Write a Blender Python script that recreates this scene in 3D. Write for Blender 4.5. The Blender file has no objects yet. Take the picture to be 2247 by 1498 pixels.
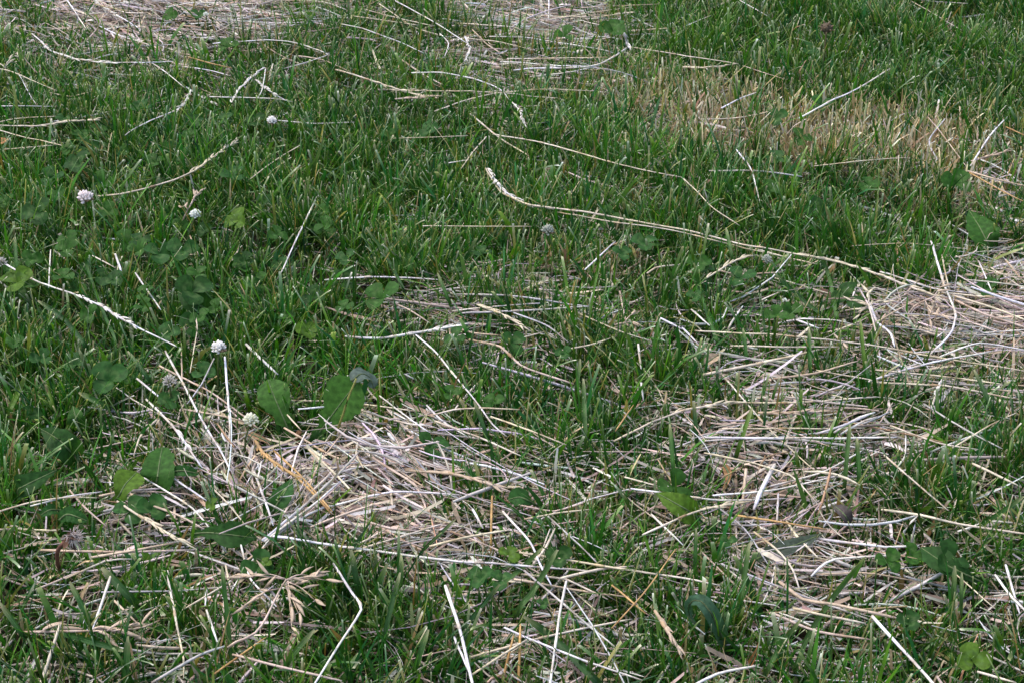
import bpy, math, random
import numpy as np
from mathutils import Vector, Matrix

random.seed(7); RNG = np.random.default_rng(11)
SC = bpy.context.scene
COL = SC.collection
R = math.radians

# ------------------------------------------------------------------ camera
CAM_H, PITCH, HFOV = 0.88, 30.0, 32.0
CAM_Y = -CAM_H / math.tan(R(PITCH))
cam_d = bpy.data.cameras.new('camera'); cam = bpy.data.objects.new('camera', cam_d); COL.objects.link(cam)
cam.location = (0, CAM_Y, CAM_H); cam.rotation_euler = (R(90 - PITCH), 0, 0)
cam_d.sensor_width = 36; cam_d.lens = 18 / math.tan(R(HFOV / 2)); cam_d.clip_end = 500; cam_d.clip_start = 0.02
SC.camera = cam

# ------------------------------------------------------------------ sky, sun, exposure
SUN_EL, SUN_ROT = 64.0, -60.0
w = bpy.data.worlds.new('World'); SC.world = w; w.use_nodes = True
nt = w.node_tree; bg = nt.nodes['Background']
sky = nt.nodes.new('ShaderNodeTexSky'); sky.sky_type = 'NISHITA'; sky.sun_disc = False
sky.sun_elevation = R(SUN_EL); sky.sun_rotation = R(SUN_ROT); sky.dust_density = 3.0; sky.air_density = 1.0
nt.links.new(sky.outputs[0], bg.inputs[0]); bg.inputs[1].default_value = 0.12
sl = bpy.data.lights.new('sun', 'SUN'); sl.energy = 0.9; sl.angle = R(40); sl.color = (1.0, 0.97, 0.94)
sun = bpy.data.objects.new('sun', sl); COL.objects.link(sun)
_a, _e = R(SUN_ROT), R(SUN_EL)
sdir = Vector((math.sin(_a) * math.cos(_e), math.cos(_a) * math.cos(_e), math.sin(_e)))
sun.rotation_euler = sdir.to_track_quat('Z', 'Y').to_euler()
SC.view_settings.view_transform = 'Standard'; SC.view_settings.look = 'None'
SC.view_settings.gamma = 1.0; SC.view_settings.exposure = 1.55

# ------------------------------------------------------------------ photograph geometry -> ground
PW, PH = 2247.0, 1498.0
FPX = PW / 2 / math.tan(R(HFOV / 2))
_sp, _cp = math.sin(R(PITCH)), math.cos(R(PITCH))

def H(x, y):
    """height of the soil: gentle lumps of a real lawn"""
    return (0.006 * np.sin(5.1 * x + 1.3) * np.cos(4.3 * y - 0.6) + 0.004 * np.sin(11.3 * x - 2.1 * y + 0.4)
            + 0.0035 * np.cos(9.7 * y + 6.1 * x) + 0.002 * np.sin(23 * x + 3) * np.sin(27 * y))

def P(px, py, h=0.0):
    """point at height h above the soil that lies on the given sight line"""
    cx, cy = (px - PW / 2) / FPX, -(py - PH / 2) / FPX
    d = (cx, _cp + cy * _sp, -_sp + cy * _cp)
    z = h
    for _ in range(4):
        t = (z - CAM_H) / d[2]
        x, y = d[0] * t, CAM_Y + d[1] * t
        z = h + float(H(x, y))
    return Vector((x, y, z))

def pix(x, y, z):
    dx, dy, dz = x, y - CAM_Y, z - CAM_H
    f = dy * _cp - dz * _sp; u = dy * _sp + dz * _cp
    return PW / 2 + FPX * dx / f, PH / 2 - FPX * u / f

def mpp(p):
    """metres per photograph pixel at a point"""
    return ((p.y - CAM_Y) * _cp - (p.z - CAM_H) * _sp) / FPX

STRAW_ROWS = """5 9 9 9 7 4 4 7 9 6 2 1 1 1 1 2
3 4 4 4 4 3 3 5 6 5 2 2 2 1 1 1
1 1 0 0 2 1 1 1 1 1 2 2 2 2 2 3
0 0 0 0 0 0 1 1 1 2 1 0 0 0 1 5
0 0 0 1 0 0 1 1 2 3 1 1 1 2 2 4
0 0 0 1 1 2 5 5 4 4 3 4 5 7 8 9
1 1 2 2 1 0 2 4 4 3 2 4 4 4 6 6
0 1 5 6 3 6 5 2 2 2 5 7 7 7 5 4
1 2 6 8 9 9 9 7 6 4 6 7 7 5 3 3
4 4 5 6 8 8 8 7 5 4 4 6 8 7 4 4
2 3 3 5 4 1 3 4 5 5 3 4 8 6 3 5
3 4 4 4 3 1 3 5 5 5 3 3 5 3 2 3"""
SMAP = np.array([[float(v) for v in r.split()] for r in STRAW_ROWS.split('\n')]) / 9.0

def wob(x, y, s, k):
    return (np.sin(x * s + k) * np.cos(y * s * 1.17 + 2 * k) + np.sin((x + y) * s * 0.7 + 3 * k) * 0.6
            + np.sin(x * s * 2.3 - y * s * 1.9 + k) * 0.4)

def straw_amount(x, y):
    """0..1 how thickly the ground here is covered with dry cuttings"""
    px, py = pix(x, y, 0.012)
    px = px + 45 * wob(x, y, 31, 0.7); py = py + 30 * wob(x, y, 29, 2.2)
    u = np.clip((px - 70) / 140, 0, 14.999); v = np.clip((py - 62) / 125, 0, 10.999)
    i = np.floor(u).astype(int); j = np.floor(v).astype(int); a = u - i; b = v - j
    s = (SMAP[j, i] * (1 - a) * (1 - b) + SMAP[j, i + 1] * a * (1 - b) + SMAP[j + 1, i] * (1 - a) * b + SMAP[j + 1, i + 1] * a * b)
    return np.clip(s + 0.10 * wob(x, y, 60, 1.1), 0, 1)

def blob(x, y, cx, cy, rx, ry):
    px, py = pix(x, y, 0.012); px = px + 30 * wob(x, y, 45, 1.4); py = py + 22 * wob(x, y, 38, 3.3)
    return np.exp(-(((px - cx) / rx) ** 2 + ((py - cy) / ry) ** 2) * 1.2)

def heap(x, y):
    return .022 * blob(x, y, 2180, 690, 190, 75) + .012 * blob(x, y, 850, 1040, 260, 90) + .012 * blob(x, y, 440, 1000, 100, 110) + .012 * blob(x, y, 1800, 1330, 200, 60) + .012 * blob(x, y, 1850, 940, 160, 50)

def stubble_amount(x, y):
    s = blob(x, y, 1660, 285, 300, 75) + 0.8 * blob(x, y, 1990, 320, 260, 60) + 0.45 * blob(x, y, 1320, 1120, 120, 60) \
        + 0.45 * blob(x, y, 1290, 600, 130, 50) + 0.4 * blob(x, y, 1450, 200, 160, 60) + 0.35 * blob(x, y, 2080, 430, 200, 60)
    return np.clip(1.5 * s - .1, 0, 1)

# ------------------------------------------------------------------ materials
def attr_mat(name, rough, transl, spec=0.4, noise_scale=140.0, noise_amt=0.25, tint=(1, 1, 1)):
    m = bpy.data.materials.new(name); m.use_nodes = True
    t = m.node_tree; t.nodes.clear(); N = t.nodes.new; L = t.links.new
    out = N('ShaderNodeOutputMaterial'); pr = N('ShaderNodeBsdfPrincipled'); at = N('ShaderNodeAttribute'); at.attribute_name = 'Col'
    tc = N('ShaderNodeNewGeometry'); nz = N('ShaderNodeTexNoise'); nz.inputs['Scale'].default_value = noise_scale; nz.inputs['Detail'].default_value = 3
    L(tc.outputs['Position'], nz.inputs['Vector'])
    mr = N('ShaderNodeMapRange'); mr.inputs[1].default_value = 0.3; mr.inputs[2].default_value = 0.7
    mr.inputs[3].default_value = 1 - noise_amt; mr.inputs[4].default_value = 1 + noise_amt
    L(nz.outputs['Fac'], mr.inputs[0])
    mx = N('ShaderNodeVectorMath'); mx.operation = 'SCALE'
    L(at.outputs['Color'], mx.inputs[0]); L(mr.outputs[0], mx.inputs['Scale'])
    L(mx.outputs[0], pr.inputs['Base Color'])
    pr.inputs['Roughness'].default_value = rough; pr.inputs['Specular IOR Level'].default_value = spec
    if transl > 0:
        tr = N('ShaderNodeBsdfTranslucent'); mul = N('ShaderNodeVectorMath'); mul.operation = 'MULTIPLY'
        mul.inputs[1].default_value = tint; L(mx.outputs[0], mul.inputs[0]); L(mul.outputs[0], tr.inputs['Color'])
        ms = N('ShaderNodeMixShader'); ms.inputs[0].default_value = transl
        L(pr.outputs[0], ms.inputs[1]); L(tr.outputs[0], ms.inputs[2]); L(ms.outputs[0], out.inputs[0])
    else:
        L(pr.outputs[0], out.inputs[0])
    return m

M_GRASS = attr_mat('grass_blade_material', 0.48, 0.30, 0.22, 90, 0.25, (1.15, 1.3, 0.5))
M_LEAF = attr_mat('leaf_material', 0.55, 0.40, 0.1, 260, 0.28, (1.15, 1.3, 0.5))
M_STRAW = attr_mat('straw_material', 0.5, 0.12, 0.4, 220, 0.22, (1.1, 1.0, 0.8))
M_PETAL = attr_mat('petal_material', 0.55, 0.42, 0.3, 300, 0.08)
M_BROWN = attr_mat('dead_leaf_material', 0.7, 0.15, 0.25, 300, 0.35)

def soil_mat():
    m = bpy.data.materials.new('soil_material'); m.use_nodes = True
    t = m.node_tree; N = t.nodes.new; L = t.links.new; pr = t.nodes['Principled BSDF']
    g = N('ShaderNodeNewGeometry'); n1 = N('ShaderNodeTexNoise'); n1.inputs['Scale'].default_value = 60; n1.inputs['Detail'].default_value = 8
    L(g.outputs['Position'], n1.inputs['Vector'])
    cr = N('ShaderNodeValToRGB'); e = cr.color_ramp.elements
    e[0].position = 0.3; e[0].color = (0.012, 0.009, 0.006, 1); e[1].position = 0.75; e[1].color = (0.045, 0.033, 0.022, 1)
    x = cr.color_ramp.elements.new(0.55); x.color = (0.024, 0.020, 0.011, 1)
    L(n1.outputs['Fac'], cr.inputs[0]); L(cr.outputs[0], pr.inputs['Base Color']); pr.inputs['Roughness'].default_value = 0.95
    pr.inputs['Specular IOR Level'].default_value = 0.15
    b = N('ShaderNodeBump'); b.inputs['Strength'].default_value = 0.8; b.inputs['Distance'].default_value = 0.006
    L(n1.outputs['Fac'], b.inputs['Height']); L(b.outputs[0], pr.inputs['Normal'])
    return m
M_SOIL = soil_mat()

# ------------------------------------------------------------------ mesh helpers
def np_mesh(name, V, F, C, smooth=True):
    """V (n,3), F (m,k) same-size faces, C (n,3) colours"""
    me = bpy.data.meshes.new(name)
    n, m, k = len(V), len(F), F.shape[1]
    me.vertices.add(n); me.vertices.foreach_set('co', np.ascontiguousarray(V, dtype=np.float32).ravel())
    me.loops.add(m * k); me.loops.foreach_set('vertex_index', np.ascontiguousarray(F, dtype=np.int32).ravel())
    me.polygons.add(m); me.polygons.foreach_set('loop_start', np.arange(0, m * k, k, dtype=np.int32))
    me.polygons.foreach_set('use_smooth', np.full(m, smooth, dtype=bool))
    me.update(calc_edges=True)
    a = me.attributes.new('Col', 'FLOAT_COLOR', 'POINT')
    c4 = np.ones((n, 4), dtype=np.float32); c4[:, :3] = C
    a.data.foreach_set('color', c4.ravel())
    return me

def link(name, me, mat=None, parent=None, mw=None):
    o = bpy.data.objects.new(name, me); COL.objects.link(o)
    if me is not None and mat is not None and len(me.materials) == 0: me.materials.append(mat)
    if parent is not None: o.parent = parent
    if mw is not None:
        o.matrix_basis = (Matrix.Translation(-parent.location) @ mw) if parent is not None and parent.parent is None else mw
    return o

def tag(o, label, cat, group=None, kind=None):
    o['label'] = label; o['category'] = cat
    if group: o['group'] = group
    if kind: o['kind'] = kind
    return o

def empty(name, loc):
    o = bpy.data.objects.new(name, None); o.empty_display_size = 0.01; COL.objects.link(o); o.location = loc
    return o

def smooth_line(pts, step=0.011, nmin=4, soft=1.0):
    """Catmull-Rom through pts, resampled evenly"""
    p = [np.array(q, float) for q in pts]
    p = [2 * p[0] - p[1]] + p + [2 * p[-1] - p[-2]]
    out = []
    for i in range(1, len(p) - 2):
        a, b, c, d = p[i - 1], p[i], p[i + 1], p[i + 2]
        for s in np.linspace(0, 1, 12, endpoint=False):
            cr = 0.5 * (2 * b + (c - a) * s + (2 * a - 5 * b + 4 * c - d) * s ** 2 + (3 * b - a - 3 * c + d) * s ** 3)
            out.append(cr * soft + (b + (c - b) * s) * (1 - soft))
    out.append(p[-2]); out = np.array(out)
    L = np.concatenate([[0], np.cumsum(np.linalg.norm(np.diff(out, axis=0), axis=1))])
    n = max(nmin, int(L[-1] / step) + 1)
    s = np.linspace(0, L[-1], n)
    return np.stack([np.interp(s, L, out[:, k]) for k in range(3)], 1), L[-1]

def frames(c):
    t = np.gradient(c, axis=0); t /= np.linalg.norm(t, axis=1, keepdims=True) + 1e-9
    up = np.where(np.abs(t[:, 2:3]) > 0.85, np.array([[0, 1.0, 0]]), np.array([[0, 0, 1.0]]))
    s = np.cross(t, up); s /= np.linalg.norm(s, axis=1, keepdims=True) + 1e-9
    return t, s, np.cross(s, t)

def tube(c, rad, cols, sides=6, flat=1.0):
    """closed tube along c; rad (n,), cols (n,3)"""
    n = len(c); t, s, u = frames(c)
    a = np.linspace(0, 2 * np.pi, sides, endpoint=False)
    V = c[:, None] + rad[:, None, None] * (np.cos(a)[None, :, None] * s[:, None] + flat * np.sin(a)[None, :, None] * u[:, None])
    C = np.repeat(cols[:, None], sides, 1)
    i = np.arange(n - 1)[:, None] * sides; j = np.arange(sides)[None]; k = (j + 1) % sides
    F = np.stack([i + j, i + k, i + sides + k, i + sides + j], -1).reshape(-1, 4)
    V = V.reshape(-1, 3); C = C.reshape(-1, 3)
    V = np.concatenate([V, c[:1], c[-1:]]); C = np.concatenate([C, cols[:1], cols[-1:]])
    b = (n - 1) * sides; nv = n * sides
    jj = np.arange(0, sides, 2)
    caps = [[(q + 2) % sides, (q + 1) % sides, q, nv] for q in jj] + [[b + q, b + (q + 1) % sides, b + (q + 2) % sides, nv + 1] for q in jj]
    return V, np.concatenate([F, np.array(caps)]), C

def leaf_sheet(c, hw, hint, col, fold=0.25, nx=6, curl=0.0, ragged=0.0, colvar=0.12, edge=None, veins=False, chevron=False):
    """leaf blade along curve c with half widths hw"""
    n = len(c); t = np.gradient(c, axis=0); t /= np.linalg.norm(t, axis=1, keepdims=True) + 1e-9
    hint = np.broadcast_to(np.asarray(hint, float), c.shape)
    s = np.cross(t, hint); s /= np.linalg.norm(s, axis=1, keepdims=True) + 1e-9
    nn = np.cross(s, t)
    u = np.linspace(-1, 1, nx + 1)
    V = np.empty((n, nx + 1, 3)); C = np.empty((n, nx + 1, 3))
    for i in range(n):
        jl, jr = 1 + ragged * random.uniform(-1, 1), 1 + ragged * random.uniform(-1, 1)
        for k, q in enumerate(u):
            g = jl if q < 0 else jr
            V[i, k] = c[i] + s[i] * hw[i] * q * g + nn[i] * hw[i] * (fold * abs(q) + curl * (q * q) * math.sin(i * 1.7 + k))
            f = 1 + colvar * random.uniform(-1, 1) + (0.18 if abs(q) < 1e-6 else 0)
            if veins and (i - 3.2 * abs(q)) % 3 < 1 and 0 < abs(q) < 1:
                f += .22; V[i, k] += nn[i] * hw[i] * .05
            C[i, k] = np.array(col) * f
            if chevron and .30 < i / (n - 1) + .22 * abs(q) - .08 < .52 and abs(q) < .9: C[i, k] = C[i, k] * .55 + np.array((.11, .18, .06)) * .45
            if edge is not None and abs(q) > .9: C[i, k] = C[i, k] * .5 + np.array(edge) * .5
    i = np.arange(n - 1)[:, None] * (nx + 1); j = np.arange(nx)[None]
    F = np.stack([i + j, i + j + 1, i + nx + 2 + j, i + nx + 1 + j], -1).reshape(-1, 4)
    return V.reshape(-1, 3), F, C.reshape(-1, 3)

def ribbons(base, h, az, th0, bend, wd, tw, cb, cm, ct, tipw, ts=(0, .34, .70, .94, 1.0)):
    """thousands of grass blades at once"""
    n = len(h); S = len(ts) - 1; ts = np.array(ts)
    d = np.stack([np.cos(az), np.sin(az), np.zeros(n)], 1)
    side = np.stack([np.cos(az + np.pi / 2 + tw), np.sin(az + np.pi / 2 + tw), np.zeros(n)], 1)
    V = np.empty((n, S + 1, 2, 3), np.float32); C = np.empty((n, S + 1, 2, 3), np.float32)
    pos = base.copy()
    prof = [0.75, 1.0, 0.92, 0.0, 0.0]
    for k in range(S + 1):
        if k:
            tm = (ts[k] + ts[k - 1]) / 2; th = th0 + bend * tm; st = h * (ts[k] - ts[k - 1])
            pos = pos + st[:, None] * (np.sin(th)[:, None] * d); pos[:, 2] += st * np.cos(th)
        if k == S: ww = wd * tipw
        elif k == S - 1: ww = wd * (0.35 + 0.6 * tipw)
        else: ww = wd * prof[k]
        V[:, k, 0] = pos - side * ww[:, None]; V[:, k, 1] = pos + side * ww[:, None]
        t = ts[k]
        c = cb * (1 - min(1, t / 0.3)) + cm * min(1, t / 0.3)
        if k == S: c = ct
        elif k == S - 1: c = 0.7 * c + 0.3 * ct
        C[:, k, 0] = c; C[:, k, 1] = c
    i = (np.arange(n) * (2 * (S + 1)))[:, None]; q = (np.arange(S) * 2)[None]
    F = np.stack([i + q, i + q + 1, i + q + 3, i + q + 2], -1).reshape(-1, 4)
    return V.reshape(-1, 3), F, C.reshape(-1, 3)

def straws_np(cen, L, az, tilt, rad, bow, bowz, col, sides=4, S=4):
    """thousands of lying straws at once"""
    n = len(L)
    d = np.stack([np.cos(az) * np.cos(tilt), np.sin(az) * np.cos(tilt), np.sin(tilt)], 1)
    s = np.stack([-np.sin(az), np.cos(az), np.zeros(n)], 1); u = np.cross(d, s)
    V = np.empty((n, S + 1, sides, 3), np.float32); C = np.empty((n, S + 1, sides, 3), np.float32)
    for k in range(S + 1):
        t = k / S - 0.5; e = 1 - 4 * t * t
        p = cen + d * (L * t)[:, None] + s * (bow * L * e)[:, None]; p[:, 2] += bowz * L * e
        rr = rad * (1.0 if 0 < k < S else 0.65)
        for j in range(sides):
            a = 2 * np.pi * j / sides + 0.6
            V[:, k, j] = p + (s * math.cos(a) + u * math.sin(a)) * rr[:, None]
            C[:, k, j] = col * (1 + 0.12 * math.sin(k * 2.1 + j))
    i = (np.arange(n) * (sides * (S + 1)))[:, None, None]; q = (np.arange(S) * sides)[None, :, None]
    j = np.arange(sides)[None, None]; jn = (j + 1) % sides
    F = np.stack([i + q + j, i + q + jn, i + q + sides + jn, i + q + sides + j], -1).reshape(-1, 4)
    return V.reshape(-1, 3), F, C.reshape(-1, 3)

# ------------------------------------------------------------------ ground
def make_ground():
    def axis(lo, hi, far):
        core = np.arange(lo, hi + 1e-6, 0.02)
        out = [0.06, 0.15, 0.3, 0.6, 1.2, 2.5, 5, 10, 20, 40, 80, far]
        return np.concatenate([[lo - v for v in reversed(out)], core, [hi + v for v in out]])
    xs, ys = axis(-1.3, 1.3, 150), axis(-1.0, 1.6, 150)
    X, Y = np.meshgrid(xs, ys); Z = H(X, Y)
    Z = Z + RNG.normal(0, 0.0012, Z.shape)
    V = np.stack([X, Y, Z], -1).reshape(-1, 3); nx, ny = len(xs), len(ys)
    i = np.arange(ny - 1)[:, None] * nx; j = np.arange(nx - 1)[None]
    F = np.stack([i + j, i + j + 1, i + nx + j + 1, i + nx + j], -1).reshape(-1, 4)
    o = link('ground', np_mesh('ground', V, F, np.ones((len(V), 3)) * 0.1), M_SOIL)
    o['kind'] = 'structure'; o['label'] = 'dark brown soil under the lawn'; o['category'] = 'ground'
make_ground()

# ------------------------------------------------------------------ tables traced from the photograph
# stalk: colour, radius mm, path in photograph pixels (x,y[,height mm]), seed head (t0,t1,spikelets) or None, label or None
STALKS = [
 ('W',.9,'70,75 110,112 160,125 233,135 307,136 380,135',(.15,.7,14),'curved bleached rye stalk skirting the straw mat beyond the clover flowers'),
 ('W',.8,'333,140 367,163 405,193',None,None),
 ('W',.9,'418,200 405,227 390,240 333,262 293,283 270,300',(0,.42,9),'whitish rye stalk with hooked seed head lying on plain green grass'),
 ('C',.9,'-40,276 0,277 75,278 140,267 220,264',(.35,1,11),'cream rye stalk with flattened seed head poking in over green grass'),
 ('C',.8,'-30,280 0,285 60,305 143,325',None,None), ('C',.55,'-20,328 40,325 120,320',None,None),
 ('C',1.0,'215,430 270,427 320,416 390,390 460,345 525,305',(.5,1,12),'golden curved rye stalk rising beside the large pinkish clover flower'),
 ('W',.7,'-20,235 50,235 115,235',None,None), ('C',.8,'0,155 40,165 125,198',None,None), ('W',.6,'40,163 52,180 80,228',None,None),
 ('W',.9,'147,0 167,30 190,67',None,None), ('W',.9,'205,0 260,37 307,67',(0,.6,8),None), ('O',.9,'415,125 460,140 510,152',None,None),
 ('W',.8,'467,97 633,95 717,117 680,132 623,150',None,'pale straw folded back on itself near the straw mat edge'),
 ('W',.8,'460,215 607,217 643,223',None,None), ('W',.8,'508,227 530,190 577,150 575,200 565,217',(0,.5,8),'bleached rye stalk bent into a sharp peak above grass'),
 ('W',.7,'560,175 600,205 633,222',(0,.8,8),None), ('C',.7,'547,395 617,347 660,320',None,None),
 ('W',.9,'690,443,46 660,500 625,585 603,623,26',None,'bluish white straw standing steeply among clover leaves'),
 ('C',1.2,'735,155 750,160 843,190 937,213',(.4,1,9),'thick cream stalk crossing another straw at a shallow angle'), ('T',1.0,'867,220 967,212',(0,1,8),None),
 ('W',.9,'903,162 967,160 1043,173 1103,193 1140,240 1155,293',(.68,1,8),'bleached stalk drooping downhill to a white nodding seed head'),
 ('C',.8,'953,245 1017,220 1083,203 1183,197 1300,202',None,None), ('C',.8,'830,195 910,197 983,200 1223,213',(0,.3,9),None),
 ('C',.55,'863,302 1027,300',None,None), ('C',.9,'1083,293 1180,312 1337,352 1500,390',None,'straight cream straw slanting across plain green grass alone'),
 ('C',.8,'1067,302 1037,337 1010,373',None,None), ('W',.8,'985,360 1035,352',None,None), ('W',1.0,'1073,80 1150,78 1197,87 1317,110 1345,118',None,None),
 ('W',1.2,'1383,100 1317,140 1250,153 1127,158',None,'thick white stalk bent upward beneath the far straw tangle'),
 ('W',.9,'1163,167 1250,158 1317,145',None,None), ('C',.8,'1383,103 1500,122 1620,140',None,None), ('W',.9,'867,3 963,57 1023,93',None,None),
 ('C',.9,'777,38 917,55',None,None), ('W',.8,'750,55 803,65 883,93 930,117',None,None), ('C',.9,'800,20 950,57',None,None),
 ('C',.9,'1193,43 1343,23',None,None), ('C',.8,'1300,38 1393,28',(.6,1,6),None), ('W',1.0,'1370,73,55 1374,90 1380,108',(0,1,9),'small white feathery seed tuft standing on the far straw tangle'),
 ('W',.9,'1097,138 1277,147',None,None), ('W',.7,'965,75 985,95 975,125',None,None), ('W',.8,'1020,80 1030,105 1020,135',(0,1,7),None),
 ('C',1.1,'1067,367,48 1103,420 1167,448 1217,457 1317,473 1500,502 1630,540 1730,560 1797,572 1873,590 1963,617 2030,640 2083,663,40',(.72,1,16),'longest cream rye stalk slanting down toward the thick tan straw heap'),
 ('C',.8,'1223,463 1350,490 1500,512 1647,543 1720,560',None,'thin straw lying parallel to the longest cream rye stalk'),
 ('W',.9,'1070,370,52 1100,415,48 1150,447,44 1215,458,42',(0,1,14),'feathery bleached seed head joining the longest cream rye stalk'),
 ('C',.6,'930,498 1040,498 1167,496',None,None), ('W',1.1,'1753,262 1830,223 1953,153,44',None,'thick white straw leaning out of the tan stubble patch'),
 ('C',.9,'1497,148 1547,148 1613,140',(0,1,8),None), ('T',.6,'1630,143 1723,173',None,None), ('C',.8,'1787,363 1880,355 1997,350',None,None),
 ('W',1.1,'2127,362 2173,300 2210,257,50',None,None), ('T',.7,'2037,260 2120,363',None,None), ('T',1.1,'2123,377 2180,393 2260,410',None,None),
 ('O',1.0,'2127,380 2230,433 2270,450',None,None), ('T',1.0,'2130,353 2217,328',(.2,1,8),None), ('C',.7,'1497,387 1527,417 1563,457 1623,498',None,None),
 ('W',.8,'1623,0 1683,37',None,None), ('O',.9,'2207,280 2260,305',None,None), ('W',.7,'1500,62 1560,35',None,None), ('C',.5,'2000,5 2110,65',None,None),
 ('W',1.0,'-25,556 0,570 77,615 143,645 220,675 280,707 333,733 400,763',(.52,.82,9),'long bleached rye stalk slanting down through the clover leaf patch'),
 ('W',1.0,'363,767,48 403,843 437,913 457,950 483,1000 500,1040',None,'long pale stalk running down into the straw drift near clover flower'),
 ('W',1.1,'320,873,44 377,933 423,998 445,1030',(.5,.8,6),'thick bleached stalk beside the long pale stalk in the drift'),
 ('W',1.0,'493,783,50 500,857 507,933 503,983',None,'upright looking white straw just below the browning clover flower'),
 ('C',.6,'430,700,50 433,727 417,817',None,None), ('W',1.5,'540,757 575,790 610,820',None,'short broad white straw piece above the dandelion rosette'),
 ('W',1.1,'300,830 360,877',None,None), ('W',.9,'297,597 353,680',None,None), ('W',.7,'111,547,48 107,633',None,None), ('W',1.2,'253,558 267,600',None,None),
 ('C',.8,'203,563 253,590',None,None), ('T',.8,'417,520 437,563',None,None), ('G',.8,'470,787,48 443,840 410,883',None,None),
 ('C',.9,'350,913 310,947 293,997',(.1,.6,5),None), ('T',1.0,'403,895 483,910 540,925',None,None), ('C',.8,'630,907 662,945',None,None),
 ('C',.6,'257,847 360,913 433,947',None,None), ('T',.8,'400,840 398,770',None,None),
 ('T',1.0,'840,657 900,680 943,707',None,None), ('W',1.3,'757,737 833,738 917,723 990,713 1027,710',(.45,1,10),'thick cream straw with seed head in the strip behind dandelion'),
 ('T',1.1,'997,715 1040,730 1100,735',None,None), ('C',1.0,'1047,667 1100,690 1167,730',(0,.9,8),None), ('G',.9,'1127,687 1200,717 1247,753',None,None),
 ('W',.9,'913,737 963,777 1037,867 1083,930 1113,957',None,'thin white straw running steeply from the middle strip to the grass'),
 ('T',1.3,'1030,747 1100,760 1147,800 1210,823 1260,840',None,'thick tan stalk kinked downhill in the strip of straw'),
 ('C',.8,'1140,742 1193,727',None,None), ('C',.9,'1223,767 1297,753 1340,740',None,None), ('C',.7,'1273,687 1367,730 1437,753',None,None),
 ('W',.9,'1283,593 1317,563 1350,533',None,None), ('C',1.1,'1420,602 1443,588 1493,583',None,None), ('W',.8,'833,870 903,920 943,947',None,None),
 ('C',1.0,'783,897 897,927 947,930',None,None), ('C',.9,'950,908 1000,895 1060,892 1140,897',None,None), ('C',.9,'1077,910 1163,943 1243,977',None,None),
 ('C',1.0,'1347,967 1427,930 1497,905 1613,888 1737,884 1923,870',(.25,.5,9),'long cream rye stalk arching over the darker tan matted straw'),
 ('O',.8,'1350,947 1390,890,46',None,None), ('W',1.1,'1400,757,42 1407,810',None,None), ('W',1.0,'1407,840 1412,877',None,None), ('W',1.2,'1450,697 1497,720',None,None),
 ('C',.9,'1524,723 1710,737 1913,757 2030,777 2120,790 2260,815',None,'long straight cream straw running into the thick tan heap'),
 ('C',.9,'1603,757 1730,763 1847,763',None,None), ('C',1.5,'1543,823 1647,803 1730,783 1797,765',None,'flat thick cream straw beside a tan leaf fragment'),
 ('T',1.1,'1697,833 1790,820 1883,790',None,None), ('C',.8,'1790,813 1947,837',None,None),
 ('W',1.2,'2037,530,52 2070,617,48 2097,687 2093,720 2077,743 2040,777',None,'white stalk bent like a hook over the thick tan heap'),
 ('C',.8,'2067,557,48 2083,633',None,None), ('W',.9,'2063,780 2147,753 2260,772',None,None), ('T',1.4,'2097,660 2163,693 2260,724',None,None),
 ('C',1.2,'2090,650 2163,673 2260,706',None,None), ('T',1.2,'2207,573 2260,634',None,None), ('C',.9,'2173,587 2260,640',None,None), ('W',.8,'2147,570,48 2177,638',None,None),
 ('T',1.0,'1910,713 1963,683 2010,660',None,None), ('W',1.3,'1907,663,44 1923,707 1953,733 1963,763',None,None), ('W',1.2,'1747,703 1797,723',None,None),
 ('W',.8,'1750,702 1830,703 1877,713',None,None), ('W',1.1,'1597,723 1610,700 1630,670',None,None), ('W',1.0,'1497,717 1533,753',None,None), ('W',1.0,'1517,677 1557,713',None,None),
 ('C',.9,'1550,610 1623,570 1663,562',(0,.8,6),None), ('C',.8,'1670,660 1713,642',None,None), ('C',.5,'1870,542 1997,535 2130,545',None,None),
 ('W',1.0,'2043,897 2067,830,44',(.4,1,4),None), ('W',1.2,'1547,958 1697,958 1797,957 1970,960',None,'straight bleached straw at the foot of the white bundle'),
 ('W',1.3,'1830,945 1880,915 1920,903',None,None), ('W',1.1,'1845,950 1890,925 1925,915',None,None), ('G',1.2,'1790,952 1850,935 1910,910',None,None),
 ('C',.8,'1577,943 1730,940 1900,935',None,None), ('T',1.2,'1663,907 1747,905 1813,900',(0,1,7),None), ('C',.9,'1953,933 2063,970 2147,983',None,None),
 ('G',.9,'2027,883 2113,937 2200,985',None,None), ('C',.9,'2090,980 2163,937 2230,907',None,None), ('C',.8,'2170,853 2260,864',None,None),
 ('C',1.1,'257,1101 300,1131 367,1171 433,1205',(.4,.9,7),'cream rye stalk lying beside the dark lobed dandelion leaf'), ('T',1.1,'287,1086 333,1108 397,1131 453,1161',None,None),
 ('T',.9,'153,1075 187,1111 233,1151',None,None), ('C',.8,'-20,1126 0,1118 67,1098 143,1088 213,1091',None,'thin arched cream straw passing above the withered dandelion'),
 ('T',1.2,'200,1220 300,1205 383,1191',None,None), ('C',.9,'143,1268 233,1231 290,1228',None,None),
 ('G',1.3,'573,1185 683,1095 750,1031 790,985',None,'grey white straw leading a bundle up to the dandelion rosette'), ('W',1.1,'580,1190 690,1105 755,1045',None,None), ('G',1.0,'600,1180 680,1110 740,1060',None,None),
 ('O',1.3,'560,965 583,998 650,1048 720,1131',(0,.6,7),'thick golden stalk with seed head crossing the straw drift'), ('O',1.0,'600,985 665,1050 730,1125',None,None),
 ('W',1.1,'557,1031 587,1115 600,1155',None,None),
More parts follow.
